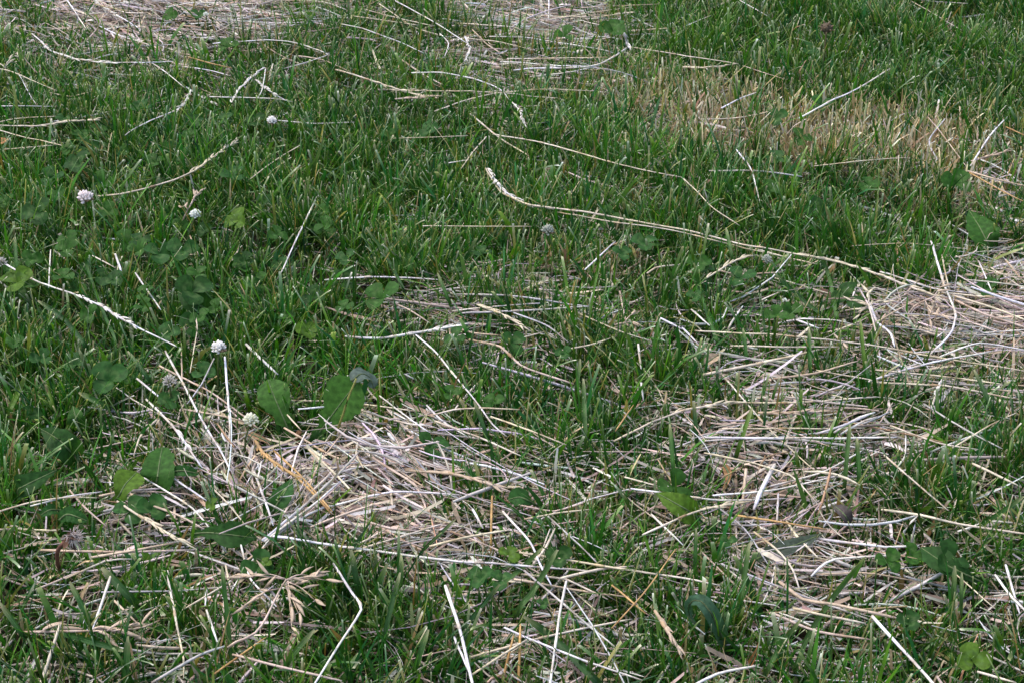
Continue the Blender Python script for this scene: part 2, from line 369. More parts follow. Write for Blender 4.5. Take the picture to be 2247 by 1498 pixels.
 ('W',1.1,'590,1180 627,1185 750,1205 950,1223 1083,1229 1217,1245 1310,1255',None,'long straight white straw spanning below the main straw drift'),
 ('C',1.0,'1133,1213 1317,1240 1500,1265 1580,1281',None,'cream straw overlapping the end of the long straight white one'),
 ('W',1.2,'243,1265,46 203,1378',None,'short bright white straw standing out of the dark hollow'), ('C',.9,'367,1251,44 383,1348 403,1441 403,1488',None,None),
 ('W',.9,'453,1291 450,1325',None,None), ('W',1.0,'453,1335 477,1408',None,None),
 ('W',1.0,'730,1235,42 770,1300,48 795,1337,54 750,1408,50 690,1500,46 670,1530,44',None,'bright white straw snapped into an elbow above green grass'),
 ('G',1.2,'333,1500 433,1441 493,1418',None,None), ('T',1.0,'250,1318 303,1368',None,None), ('T',1.1,'510,1435 600,1455 750,1490',None,None),
 ('C',.9,'507,1271 400,1335',None,None), ('O',1.0,'470,1475 583,1398',None,None),
 ('C',.9,'783,1205 883,1178 970,1151',None,None), ('C',.9,'787,1195 850,1161',None,None), ('C',1.2,'943,1201 1017,1181 1117,1161',None,None),
 ('T',1.2,'750,1125 850,1155 917,1161',None,None), ('T',1.2,'817,1001 890,1045 925,1075',None,None), ('T',1.3,'900,1030 990,1038 1060,1058 1123,1081',(.3,.9,8),'tan rye stalk curving along the upper edge of the drift'),
 ('W',1.0,'1103,1120 1163,1191 1183,1238 1210,1285',None,None), ('W',1.1,'1037,1118,42 1060,1161',None,None), ('C',.9,'1150,1141 1233,1125 1297,1117',None,None),
 ('G',.8,'1200,1131 1267,1188 1317,1238',None,None), ('C',.6,'1207,1158,44 1187,1211',None,None), ('O',1.0,'1080,1085,50 1078,1150 1077,1225,20',None,'orange dead stem standing upright beyond the long white straw'),
 ('W',1.3,'977,1281,52 1010,1381,48 1040,1500,44 1050,1530,42',None,'thick bright white straw beside an equally white slimmer straw'), ('W',.9,'997,1398 1030,1478',None,None),
 ('W',1.0,'1243,1281,54 1230,1348,50 1207,1500,44 1203,1530,42',None,'slim bright white straw standing across the broad green blade'),
 ('C',1.0,'1037,1481 1110,1431 1160,1398',None,None), ('W',.9,'1113,1375 1217,1418 1317,1458 1410,1491',None,None),
 ('O',1.1,'1100,1505,20 1127,1391,48',None,None), ('O',1.1,'1137,1505,20 1142,1368,50',None,None), ('O',.7,'1343,1378 1417,1298 1483,1205,46',None,None),
 ('O',.9,'1343,1285 1417,1348',None,None), ('T',1.5,'1437,1341 1467,1388 1497,1435',(.2,1,6),None), ('C',1.2,'1230,1268 1310,1248 1390,1238',None,None),
 ('G',1.0,'1150,1248 1243,1325 1350,1418',None,None), ('W',1.0,'1430,1125 1460,1155 1499,1195',None,None), ('C',.9,'1370,1045 1447,1068',None,None),
 ('C',1.0,'1410,1175 1499,1135 1547,1118 1650,1098',(.6,.9,5),None), ('C',.9,'1547,998 1664,1025 1744,1048 1797,1105',None,None), ('O',1.0,'1614,1131 1697,1141 1814,1158',None,None),
 ('W',1.2,'1787,1178 1880,1190 1947,1198 2017,1195',None,None), ('W',1.1,'1780,1261 1800,1240 1830,1225 1897,1220 1977,1218',None,'white straw bent at one end beside the grey lance leaf'),
 ('C',1.0,'1654,1165 1704,1205 1737,1245 1754,1295',None,None),
 ('W',1.4,'1914,1352,46 1964,1408 2047,1500 2070,1530',None,'thick bright white straw sloping beyond the dark clover leaf'),
 ('T',1.5,'1710,1278 1764,1318 1830,1327 1977,1355',None,'thick tan straw topping the matted heap below the grey lance leaf'), ('C',1.2,'1740,1335 1800,1348 1900,1365',None,None), ('T',1.2,'1700,1345 1790,1380 1910,1400',None,None),
 ('W',1.2,'1527,1497 1580,1472 1664,1458',None,None), ('C',1.2,'1934,1115 2030,1131 2114,1151 2260,1173',None,'long cream straw running out past the white straw loop'),
 ('C',.9,'1940,998 2014,1065 2080,1121',None,None), ('C',1.3,'2134,1018 2197,1048 2237,1068',None,None), ('W',1.0,'1980,1191,30 1987,1158,44 2017,1128,46',None,'white straw curled into a loop above green grass'), ('W',.9,'2000,1191,30 2010,1138,46',None,None),
 ('C',.7,'2027,1195 2114,1271 2184,1335',None,None), ('W',1.1,'2184,1258 2220,1308 2260,1350',None,None), ('W',1.1,'2207,1238 2237,1348',None,None), ('C',1.1,'2144,1475 2230,1500',None,None),
 ('T',1.4,'1637,1030,44 1627,1131,24',None,None), ('W',2.0,'1700,1020 1684,1048 1667,1081 1654,1115',None,'broad pale straw strip folded down into the tan mat'), ('W',1.0,'1708,1080 1705,1140',None,None),
]
# broad green blades that stand out: width mm, tone, path root->tip
BLADES = [
 (4.6,'L','1120,1370,8 1143,1328 1173,1291 1223,1205,62','broad pale green blade leaning over the crossing cream straws'),
 (4.2,'L','1060,1330,8 1083,1298 1143,1248 1190,1201,58','green blade leaning parallel to a broader pale green one'),
 (6.0,'D','1330,1520,6 1310,1495 1283,1468 1217,1401 1150,1352,50','broadest dark green blade lying across the slim white straw'),
 (3.6,'D','990,1400,8 1017,1375 1060,1325 1097,1281,52',None), (3,'D','920,1215,10 937,1198 1000,1138,56',None),
 (5.0,'L','1735,1490,6 1747,1458 1774,1391 1830,1305 1897,1221,72','tall broad pale blade rising over the matted tan heap'),
 (4.0,'L','1670,1490,8 1687,1465 1714,1415 1757,1358,58',None), (4,'B','2100,1180,10 2147,1155 2247,1088,60',None),
 (4,'B','1524,1290,5 1524,1240 1527,1158,55',None), (4,'L','1615,1410,5 1625,1330 1644,1191,70','tall straight green blade beside the curled bluish leaf'),
 (4,'L','800,610,8 813,597 850,550 893,503,56','broad green blade crossing another blade like an X'), (3.6,'D','890,640,8 883,630 850,567 803,500,56','dark green blade crossed by a broader paler blade'),
 (4,'L','1262,880,5 1265,850 1273,787,52',None), (4,'B','40,640,5 37,600 33,520,58',None), (3.6,'B','247,830,5 253,753 227,687 190,583 197,543,66','bright green blade standing tall through the clover patch'),
 (5,'D','200,780,8 187,757 140,700 83,660,46',None), (5,'Y','12,915,8 20,900 40,860 57,820,52','bright yellow green blade beside clover leaves at the lawn'),
 (5,'Y','125,910,8 120,900 100,843,50',None), (4,'T','335,850,10 327,833 280,770,50',None), (5.5,'B','250,900,8 233,890 173,860,44',None),
 (4.6,'T','205,1375,8 197,1358 153,1275,56',None), (4.6,'D','65,1410,8 53,1395 0,1321,50',None), (4.6,'T','130,1385,12 160,1395 277,1428,44',None),
 (3.6,'B','510,1480,4 500,1365 487,1240,72','tall bright blade standing in front of the brown panicle'), (4.6,'B','277,1520,4 277,1490 280,1395,60',None), (6,'D','305,1330,10 293,1318 223,1245,50',None),
 (4,'D','2182,300,5 2185,250 2193,150,75','tall dark blade standing beyond the tan stubble patch'), (4,'L','1610,590,5 1607,570 1593,500,55',None),
 (4.4,'L','1840,710,5 1837,697 1817,600 1787,533,66','tall green blade crossing the tan end of longest rye stalk'), (4,'D','1815,700,8 1803,690 1763,660 1697,597,55',None),
 (4,'B','1580,765,5 1573,747 1540,650 1523,577,68',None), (4,'D','2190,915,8 2180,900 2137,810,60',None), (4,'Y','1898,830,5 1897,807 1887,700,66',None),
 (4,'Y','1611,1020,5 1620,985 1650,893,60','yellowing blade standing upright in the tan straw'), (4,'B','725,900,5 740,880 780,815,50',None), (3.6,'B','1000,690,8 985,660 960,600,52',None),
 (4,'D','1085,1000,6 1070,960 1040,880,58',None), (4,'L','1290,1010,6 1285,960 1280,830,64',None), (4,'B','1640,820,6 1638,790 1630,720,52',None), (4,'B','1790,840,6 1778,810 1775,720,56',None),
 (4,'L','870,1320,6 880,1270 880,1215,50',None), (5,'D','790,1330,6 785,1290 770,1205,62','dark broad blade in the tuft beside the snapped white straw'), (4.5,'B','815,1340,6 822,1300 850,1235,58',None), (4,'D','840,1440,6 845,1390 878,1255,68',None),
 (4,'L','1850,1100,6 1855,1040 1865,930,66',None), (4,'B','1880,1110,6 1885,1050 1880,960,60',None), (4,'L','620,1480,6 640,1440 690,1380,52',None), (4.4,'B','905,1500,6 912,1460 940,1380,58',None),
 (4,'B','1480,1080,6 1478,1030 1470,930,60',None), (4,'D','1530,1000,6 1528,960 1522,880,58',None), (4.4,'L','2080,1360,6 2090,1320 2095,1240,58',None), (4,'L','2110,1370,6 2108,1330 2110,1255,56',None),
]
# clover leaves: leaflet centre, leaflet radius px, tone
CLOVER = """37,633,26,Y 150,610,16,B 160,537,18,B 220,620,18,D 255,605,17,D 353,572,22,T 400,567,22,T 577,610,20,B 303,675,14,B 363,720,18,T 443,705,15,B
473,667,14,B 703,653,16,D 747,683,15,B 680,740,17,Y 160,787,17,T 100,793,15,T 233,853,27,T 373,890,16,T 460,823,17,T 420,660,28,D 273,823,10,B
107,378,18,T 148,337,11,B 172,370,22,D 125,438,13,B 24,436,12,B 412,263,15,D 520,393,20,T 530,490,20,Y 490,110,15,B 427,30,12,T 385,33,12,B
133,258,12,T 90,480,24,D 1327,68,20,B 1245,70,15,B 1793,223,16,T 2108,390,22,B 1783,443,18,D 1895,410,15,B 1787,113,14,T 830,672,28,B 987,745,16,T
1110,745,18,T 930,965,24,T 1375,553,14,T 1413,543,18,T 985,870,14,B 1553,577,14,T 1517,573,18,B 1643,610,20,T 1717,697,17,B 1867,633,24,D 1750,683,16,B
1515,650,12,T 2150,630,18,T 263,1120,24,T 313,1115,22,T 457,1108,11,Y 1123,1208,15,Y 1053,1281,19,T 1087,1265,17,T 1227,1238,20,D 1183,1320,10,T
1960,1245,20,B 1997,1228,19,B 2070,1240,26,D 2120,1462,24,Y 1590,1180,12,T 1977,1360,20,D 583,1228,9,Y 1245,770,13,T 60,900,15,D 620,520,16,B 700,500,15,B 30,760,14,B
1050,560,13,D 770,560,14,T 640,690,14,B 300,520,16,D 250,470,14,B 60,560,15,B 440,610,15,B 520,570,14,D 200,700,14,B 590,440,14,D 330,640,13,B"""
# other single leaves: kind, tone, half width px, base->tip path, label
LEAVES = [
 ('oval','B',37,'340,1075,22 345,1050,40 350,1015,46 356,980,48','round smooth green leaf standing by the tan straw drift'),
 ('oval','T',13,'370,1036,42 400,1032,44 437,1038,40','narrow oval bluish leaf beside the round smooth green leaf'),
 ('oval','T',17,'130,1140,34 150,1128,40 192,1142,36','oval green leaf over the withered dandelion'),
 ('oval','T',14,'135,1120,30 110,1118,38 88,1130,34','small green leaf touching the oval leaf above the withered dandelion'),
 ('dandelion','Y',36,'240,1115,18 262,1085,38 275,1062,44 300,1035,46','lobed yellow green dandelion leaf beside the round smooth leaf'),
 ('arrow','D',34,'45,1100,14 40,1075,34 60,1062,42 125,1030,44','dark arrow shaped leaf pointing over the thin arched straw'),
 ('dandelion','D',30,'400,1175,26 450,1168,40 500,1172,44 565,1180,40','dark lobed dandelion leaf lying flat on tan straw'),
 ('lance','T',24,'585,1150,20 605,1110,38 622,1085,44 640,1050,46','pale bluish leaf lodged in the straw drift'),
 ('lance','D',32,'175,1010,20 150,985,38 130,965,44 90,940,46','dark dull leaf shading the grass by the arrow shaped leaf'),
 ('dandelion','T',22,'1180,1110,24 1160,1098,38 1140,1090,42 1115,1095,40','small bluish lobed leaf at the edge of the drift'),
 ('lance','Y',30,'1535,1140,24 1510,1120,40 1485,1105,46 1440,1080,48','bright green leaf tip standing behind the tan leaf bits'),
 ('lance','G',17,'1655,1228,26 1700,1208,36 1745,1195,40 1805,1170,42','grey green lance shaped leaf lying on dark matted straw'),
 ('lance','B',34,'2180,560,12 2165,530,30 2150,500,38 2125,460,42','large bright dandelion leaf standing beyond the thick tan heap'),
 ('dandelion','D',30,'2180,1290,18 2130,1265,38 2080,1240,46 2020,1200,46','dark ragged leaf clump behind the bright green tuft'),
 ('lance','D',30,'470,690,20 430,665,38 390,640,44','broad dark leaf in the middle of the clover patch'),
 ('lance','B',22,'180,945,20 168,920,38 160,890,44','short dull leaf near the dark arrow shaped leaf'),
 ('lance','D',22,'1900,1220,20 1880,1180,30',None),
]
LEAVES = [l for l in LEAVES if l[4]]
FLOWERS = [  # centre, diameter px, tint, label
 (187,436,42,'pink','large pinkish white clover flower beside the golden curved rye stalk'),
 (429,472,30,'white','small white clover flower surrounded by clover leaves and grass'),
 (597,268,28,'lilac','lilac white clover flower half hidden near the straw peak'),
 (1203,508,34,'dull','dull greenish white clover flower under the longest rye stalk'),
 (480,765,40,'lilac','browning white clover flower with its stem bent beside the long pale stalk'),
 (550,922,38,'cream','cream white clover flower with green calyx beside the dandelion rosette'),
 (452,33,14,'white','tiny white clover bud in the straw mat beyond the clover flowers'),
 (1683,572,28,'dull','grey faded clover flower beside the clover leaf near longest stalk'),
 (1722,660,14,'white','tiny white clover bud above a round clover leaf'),
 (372,838,34,'dry','bleached withered clover head with bristly white florets'),
 (4,577,26,'dry','withered whitish flower head at the end of the long bleached rye stalk'),
]
TONES = {'V': (0.050, 0.125, 0.022), 'D': (0.024, 0.070, 0.015), 'B': (0.038, 0.105, 0.018), 'T': (0.032, 0.094, 0.022), 'Y': (0.080, 0.150, 0.018), 'L': (0.062, 0.125, 0.030), 'G': (0.085, 0.105, 0.080)}
SCOL = {'W': (0.66, 0.61, 0.58), 'C': (0.58, 0.49, 0.36), 'T': (0.48, 0.36, 0.27), 'O': (0.42, 0.25, 0.09), 'G': (0.42, 0.39, 0.37)}
SWORD = {'W': 'bleached white', 'C': 'pale cream', 'T': 'tan', 'O': 'golden orange', 'G': 'greyish'}

def path(s, default):
    pts = []
    toks = s.split()
    for i, q in enumerate(toks):
        v = [float(a) for a in q.split(',')]
        h = v[2] / 1000 if len(v) > 2 else default * (0.92 if i in (0, len(toks) - 1) else 1.0)
        pts.append(P(v[0], v[1], h))
    return pts

# ------------------------------------------------------------------ dry stalks, each a thing of its own
SPIKELETS = {}
def spikelet_mesh(ck):
    if ck not in SPIKELETS:
        out = []
        for v in range(3):
            n = 6; z = np.linspace(0, 1, n)
            r = np.array([0.03, 0.075, 0.095, 0.085, 0.05, 0.008]) * (1 + 0.15 * (v - 1))
            c = np.stack([z, 0.06 * np.sin(z * 3 + v), 0.05 * z * z * (v - 1)], 1)
            base = np.array(SCOL[ck]); cols = base[None] * (0.85 + 0.3 * np.sin(z * 5 + v)[:, None] * 0.5 + 0.08)
            cols[:, 2] *= 0.92
            V, F, C = tube(c, r, cols, 6, 0.75)
            me = np_mesh('spikelet', V, F, C); me.materials.append(M_STRAW); out.append(me)
        SPIKELETS[ck] = out
    return random.choice(SPIKELETS[ck])

def stalk_cols(base, n, k):
    i = np.arange(n)
    f = 1 + 0.10 * np.sin(i * 0.9 + k) + RNG.normal(0, 0.06, n)
    c = np.array(base)[None] * f[:, None]
    c[:, 2] *= 1 + 0.10 * np.sin(i * 0.31 + k * 2)
    q = RNG.random(n) < .10; c[q] *= np.array([.66, .58, .48])
    c[RNG.random(n) < .12] *= 1.18
    return np.clip(c, 0, 0.8)

def add_spikelets(head, c, t0, t1, n, ck, size, root):
    t, s, u = frames(c); N = len(c)
    for k in range(n):
        f = t0 + (t1 - t0) * (k + 0.5) / n
        i = min(N - 1, max(0, int(f * (N - 1))))
        sg = 1 if k % 2 else -1
        d = Vector(t[i]) + Vector(s[i]) * sg * random.uniform(.08, .34) + Vector(u[i]) * random.uniform(-.08, .2)
        d.normalize(); y = Vector(u[i]).cross(d).normalized(); z = d.cross(y)
        L = size * random.uniform(.8, 1.2)
        m = Matrix((d * L, y * L, z * L)).transposed().to_4x4(); m.translation = Vector(c[i]) - root.location
        link('spikelet', spikelet_mesh(ck), None, head).matrix_basis = m

ANCHORS = [(187,436,'the large pinkish clover flower'),(429,472,'the small white clover flower'),(597,268,'the half hidden lilac clover flower'),(1203,508,'the dull greenish clover flower'),
 (480,765,'the browning clover flower'),(550,922,'the cream white clover flower'),(372,838,'the bleached withered clover head'),(1683,572,'the grey faded clover flower'),(1722,660,'the tiny white clover bud'),
 (452,33,'the tiny bud in the straw mat'),(700,900,'the dandelion rosette'),(160,1180,'the withered dandelion head'),(620,1280,'the brown panicle'),(200,1385,'the plump brome head'),(1735,1200,'the grey lance leaf'),
 (1540,1340,'the curled bluish leaf'),(1485,1105,'the bright green leaf tip'),(1812,60,'the round brown dried bud'),(1375,90,'the white feathery seed tuft'),(1155,290,'the white nodding seed head'),
 (1110,420,'the feathery head of the longest stalk'),(2040,640,'the tan end of the longest stalk'),(1562,788,'the tan leaf fragment'),(2090,720,'the white hooked stalk'),(2150,500,'the large bright dandelion leaf'),
 (1880,925,'the white straw bundle'),(795,1337,'the snapped white straw'),(1990,1150,'the white straw loop'),(577,160,'the sharply peaked bleached stalk'),(840,680,'the largest glossy clover leaf'),
 (1850,210,'the thick white straw in stubble'),(1078,1150,'the upright orange dead stem'),(1230,1390,'the slim bright white straw'),(1845,1120,'the dark shrivelled leaf'),(1280,590,'the dry grass wad'),
 (700,120,'the folded pale straw'),(400,380,'the golden curved rye stalk'),(650,530,'the steep bluish white straw'),(1980,1420,'the thick sloping white straw'),(1150,790,'the kinked tan stalk'),
 (350,1015,'the round smooth leaf'),(55,1062,'the dark arrow shaped leaf'),(1830,1305,'the tall broad pale blade'),(230,680,'the long rye stalk in the clover'),(1430,360,'the lone slanting cream straw'),
 (233,135,'the curved bleached rye stalk'),(880,200,'the crossing thick cream stalk'),(1420,940,'the long arching rye stalk'),(1010,1380,'the thick bright white straw'),(2115,1460,'the bright yellow green clover leaf'),
 (900,1220,'the long straight white straw'),(1650,285,'the tan stubble patch'),(2190,690,'the thick tan straw heap'),(900,40,'the far straw strip'),(2180,390,'the orange straws by the stubble')]
PENDING = []
NUMW = 'first second third fourth fifth sixth seventh eighth ninth tenth eleventh twelfth thirteenth fourteenth fifteenth sixteenth'.split()
def label_pending():
    """names each look-alike by the landmark beside it and its order outward from that landmark"""
    pts = [(P(x, y, .03), t) for x, y, t in ANCHORS]; bins = {}
    for o, what, cat, group, p in PENDING:
        d, t = min((((p - q).length, t) for q, t in pts)); bins.setdefault((what, t), []).append((d, o, cat, group))
    for (what, t), items in bins.items():
        items.sort(key=lambda a: a[0])
        for k, (d, o, cat, group) in enumerate(items):
            tag(o, f'{what} beside {t}' if len(items) == 1 else f'{NUMW[min(k, 15)]} {what} out from {t}', cat, group)
def dry_stalk(ck, rmm, pts, spike, label, k, group=None, colf=1.0):
    c, L = smooth_line(pts, .009, 4, .55)
    n = len(c)
    wv = np.cumsum(RNG.normal(0, 0.0005, (n, 3)), axis=0); wv -= np.linspace(0, 1, n)[:, None] * wv[-1]
    c = c + wv * (0.22 if L < .2 else 0.35)
    sl_ = np.linspace(0, L, n)
    c[:, 2] += .0012 * np.sin(sl_ * 24 + k)
    for kq in range(int(L / .11)):
        j = RNG.integers(1, n); off = RNG.normal(0, .0018, 3); c += off[None] * np.clip(1 - np.abs(np.arange(n) - j) / 8.0, 0, 1)[:, None]
    rad = np.full(n, rmm / 1000) * np.linspace(1.08, 0.8, n) * (1 + RNG.normal(0, 0.05, n))
    rad[0] *= .8; rad[-1] *= .6
    cols = stalk_cols(np.array(SCOL[ck]) * colf, n, k); cols = cols * (1 + np.linspace(-.5, .5, n)[:, None] * random.choice((-1, 1)) * np.array([[.22, .28, .38]]))
    rel = c - c[0]
    V, F, C = tube(rel, rad, cols, 6, 0.8)
    me = np_mesh('stem', V, F, C)
    if spike or L > 0.12:
        root = empty('dry_stalk', Vector(c[0]))
        link('stem', me, M_STRAW, root)
        for f in ([0.3, 0.66] if L > 0.2 else [0.45]):
            i = int(f * (n - 1)); i = min(max(i, 1), n - 2)
            q = np.array([rel[i] + (rel[i + 1] - rel[i - 1]) * s for s in (-.22, -.1, .0, .1, .22)])
            V, F, C = tube(q, rad[i] * np.array([1.03, 1.3, 1.4, 1.25, 1.03]), np.repeat(cols[i:i + 1] * [[.8, .72, .6]], 5, 0), 6, .85)
            link('node', np_mesh('node', V, F, C), M_STRAW, root)
        if spike:
            t0, t1, ns = spike
            i0, i1 = int(t0 * (n - 1)), int(t1 * (n - 1)) + 1
            if i1 - i0 < 3: i0 = max(0, i1 - 3)
            seg = rel[i0:i1]
            V, F, C = tube(seg, np.maximum(rad[i0:i1] * 1.12, 0.0007), cols[i0:i1] * .95, 6, .9)
            head = link('seed_head', np_mesh('seed_head', V, F, C), M_STRAW, root)
            seglen = L * (t1 - t0)
            add_spikelets(head, c, t0, t1, max(ns, int(seglen / 0.0062)), ck if ck != 'G' else 'C', 0.0125, root)
        o = root
    else:
        o = link('dry_straw', me, M_STRAW); o.location = c[0]
    a, b = pix(*np.mean(c, axis=0))
    if label: tag(o, label, 'dry stalk', 'long dry stalks lying on the lawn')
    else:
        kind = 'seed stalk' if spike else ('long straw' if L > .12 else 'short straw piece' if L < .06 else 'straw')
        PENDING.append((o, f'{SWORD[ck]} {kind}', 'straw', 'dry straws strewn over the lawn', Vector(np.mean(c, axis=0))))
    return o

for k, (ck, rmm, s, spike, label) in enumerate(STALKS):
    a = s.split()[len(s.split()) // 2].split(','); pp = P(float(a[0]), float(a[1]))
    st = float(straw_amount(np.array([pp.x]), np.array([pp.y]))[0])
    dry_stalk(ck, rmm, path(s, 0.046 - 0.005 * st + .5 * float(heap(pp.x, pp.y))), spike, label, k)

# the next largest straws of the mats, still one by one
FLOW = [(450, 960, 120, -66), (470, 1080, 100, -62), (680, 1090, 110, 62), (850, 1000, 130, -42), (1000, 1050, 120, -30), (2150, 690, 130, -22), (1900, 930, 90, 25),
        (1800, 1330, 120, -15), (1720, 1100, 100, 50), (300, 1190, 140, 12), (1000, 730, 200, -8), (1700, 760, 200, -5), (330, 60, 150, -35), (1250, 120, 200, -6), (640, 60, 150, -12)]
def flow_angle(x, y):
    px, py = pix(x, y, 0.015)
    ang = np.radians(-8 + RNG.normal(0, 38, len(x))); uni = RNG.random(len(x)) < 0.3
    ang = np.where(uni, RNG.uniform(-np.pi / 2, np.pi / 2, len(x)), ang)
    for cx, cy, r, a in FLOW:
        w_ = np.exp(-((px - cx) ** 2 + ((py - cy) * 1.2) ** 2) / r ** 2)
        ang = np.where(RNG.random(len(x)) < 0.85 * w_, np.radians(a + RNG.normal(0, 13, len(x))), ang)
    return ang

def in_frame(x, y, m=0):
    px, py = pix(x, y, 0.02)
    return (px > -m) & (px < PW + m) & (py > -m) & (py < PH + m)

cx_ = RNG.uniform(-.85, .85, 6000); cy_ = RNG.uniform(-.52, 1.02, 6000)
kp = in_frame(cx_, cy_, -20) & (RNG.random(6000) < straw_amount(cx_, cy_) ** 1.6)
cx_, cy_ = cx_[kp][:95], cy_[kp][:95]
fa = flow_angle(cx_, cy_)
for i in range(len(cx_)):
    L = random.uniform(.055, .14); d = Vector((math.cos(fa[i]), math.sin(fa[i]), 0)); s = Vector((-d.y, d.x, 0)); b = random.gauss(0, .05) * L
    z0 = random.uniform(.030, .042); mid = Vector((cx_[i], cy_[i], 0)); pts = []
    for f, bb in ((-.5, 0), (0, b), (.5, 0)):
        q = mid + d * L * f + s * bb; q.z = float(H(q.x, q.y)) + z0 + random.uniform(-.005, .005); pts.append(q)
    dry_stalk(random.choice('WWCCTTG'), random.uniform(.7, 1.2), pts, None, None, i + 300)

# ------------------------------------------------------------------ broad grass blades, each a thing of its own
TWORD = {'D': 'dark green', 'B': 'mid green', 'L': 'pale green', 'Y': 'yellow green', 'T': 'bluish green', 'G': 'grey green'}
def blade_hw(n, wmm):
    t = np.linspace(0, 1, n)
    return wmm / 2000 * np.clip(np.minimum(0.65 + 1.2 * t, 1), 0, 1) * np.clip((1.0 - t) * 7 + 0.28, 0, 1) ** .8
for k, (wmm, tone, s, label) in enumerate(BLADES):
    pts = path(s, 0.036)
    c, L = smooth_line(pts, 0.007, 7); n = len(c)
    hint = np.array([random.gauss(0, .25), -.75, .65])
    V, F, C = leaf_sheet(c - c[0], blade_hw(n, wmm * .92), hint, TONES[tone], .35, 4, 0, .03, .08)
    C = C.reshape(n, 5, 3); C[-1] = C[-1] * .25 + np.array((.42, .38, .22)) * .75; C[-2] = C[-2] * .8 + np.array((.4, .36, .18)) * .2
    C[:2] = C[:2] * .6 + np.array((.2, .2, .09)) * .4
    root = link('grass_blade', np_mesh('grass_blade', V, F, C.reshape(-1, 3)), M_GRASS); root.location = c[0]
    mid = C.reshape(n, 5, 3)[:, 2] * 1.25 + .015
    V, F, C2 = tube((c - c[0])[:-1], np.linspace(.00045, .0002, n - 1), mid[:-1], 4)
    link('midrib', np_mesh('midrib', V, F, C2), M_GRASS, root)
    grp = 'broad grass blades standing out of the lawn'
    if label: tag(root, label, 'grass blade', grp)
    else: PENDING.append((root, f'{TWORD[tone]} grass blade', 'grass blade', grp, Vector(np.mean(c, axis=0))))

# ------------------------------------------------------------------ clover leaves
def leaflet_template(tone, v):
    n = 9; t = np.linspace(0, 1, n)
    hw = np.array([0.03, .17, .30, .40, .465, .49, .46, .35, .06]) * (1 + .05 * v)
    c = np.stack([t - .06 * np.sin(t * 2.5) * v, np.zeros(n), 0.10 * np.sin(t * 3.0) * (1 - .3 * v) - .05 * t * t * v], 1)
    V, F, C = leaf_sheet(c, hw, (0, 0, 1), TONES[tone], .22 + .14 * v, 6, .04, .03, .14, None, False, v >= 0)
    me = np_mesh('leaflet', V, F, C); me.materials.append(M_LEAF); return me
LEAFLETS = {t: [leaflet_template(t, v) for v in (-1, 0, 1, .5)] for t in 'DBTY'}
CLEAR = []   # spots where the grass is a little shorter, round the broad leaves and flowers

def clover_leaf(C0, size, tone, k, lab=None, rot=None):
    """C0 centre of the first leaflet; size leaflet length in metres"""
    rot = random.uniform(0, 2 * math.pi) if rot is None else rot
    tilt = Matrix.Rotation(R(random.uniform(8, 34)), 3, 'X') @ Matrix.Rotation(R(random.gauss(0, 14)), 3, 'Y')
    off = tilt @ Vector((math.cos(rot), math.sin(rot), .15)) * size * .52
    cen = C0 - off
    gx, gy = cen.x + random.gauss(0, .008), cen.y + random.uniform(0, .015)
    base = Vector((gx, gy, float(H(gx, gy)) - .001))
    root = empty('clover_leaf', base)
    c, L = smooth_line([Vector((0, 0, 0)), (cen - base) * .55 + Vector((random.gauss(0, .003), 0, .004)), cen - base], .007, 5)
    n = len(c); V, F, C = tube(c, np.linspace(.0009, .0006, n), np.repeat(np.array([[.10, .15, .05]]), n, 0), 5)
    link('petiole', np_mesh('petiole', V, F, C), M_LEAF, root)
    for q in range(3):
        a = rot + q * 2 * math.pi / 3 + random.gauss(0, .12)
        m = tilt @ Matrix.Rotation(a, 3, 'Z') @ Matrix.Rotation(R(-random.uniform(2, 22)), 3, 'Y') @ Matrix.Rotation(R(random.gauss(0, 10)), 3, 'X')
        L = size * random.uniform(.9, 1.08)
        m4 = (m * L).to_4x4(); m4.translation = cen - base
        link('leaflet', random.choice(LEAFLETS[tone]), None, root).matrix_basis = m4
    if lab: tag(root, lab, 'clover leaf', 'clover leaves in the lawn')
    else: PENDING.append((root, f'{TWORD[tone]} clover leaf', 'clover leaf', 'clover leaves in the lawn', C0.copy()))
    CLEAR.append((C0.x, C0.y, size * .45))

CL_LABEL = {(37, 633): 'large round yellow green clover leaf under the long bleached rye stalk', (830, 672): 'largest clover leaf with glossy green leaflets behind the thick cream straw',
            (107, 378): 'bluish clover leaf with three folded leaflets above the pinkish clover flower', (930, 965): 'bluish clover leaf sitting on the upper edge of the straw drift',
            (233, 853): 'large dull clover leaf beside the bleached withered clover head', (2108, 390): 'round green clover leaf beside the orange straw by the stubble',
            (1793, 223): 'bluish clover leaf tucked under the thick white straw in stubble', (2120, 1462): 'bright yellow green clover leaf beyond the thick bright white straw'}
for k, it in enumerate(CLOVER.split()):
    x, y, r, tone = it.split(','); x, y, r = float(x), float(y), float(r)
    p = P(x, y, random.uniform(.039, .047))
    clover_leaf(p, 1.75 * r * mpp(p), tone, k, CL_LABEL.get((int(x), int(y))))
# the clover spreads through the green part of the lawn
tx = RNG.uniform(-.8, .8, 3000); ty = RNG.uniform(-.5, 1.0, 3000)
dens = 0.05 + 0.9 * blob(tx, ty, 330, 560, 420, 230) + .25 * blob(tx, ty, 1650, 560, 350, 160)
kp = in_frame(tx, ty, -10) & (RNG.random(3000) < dens * (1 - straw_amount(tx, ty)) * .5)
for x, y in list(zip(tx[kp], ty[kp]))[:50]:
    p = Vector((x, y, float(H(x, y)) + random.uniform(.026, .040)))
    clover_leaf(p, random.uniform(.010, .017), random.choice('DBBTBB'), 500)

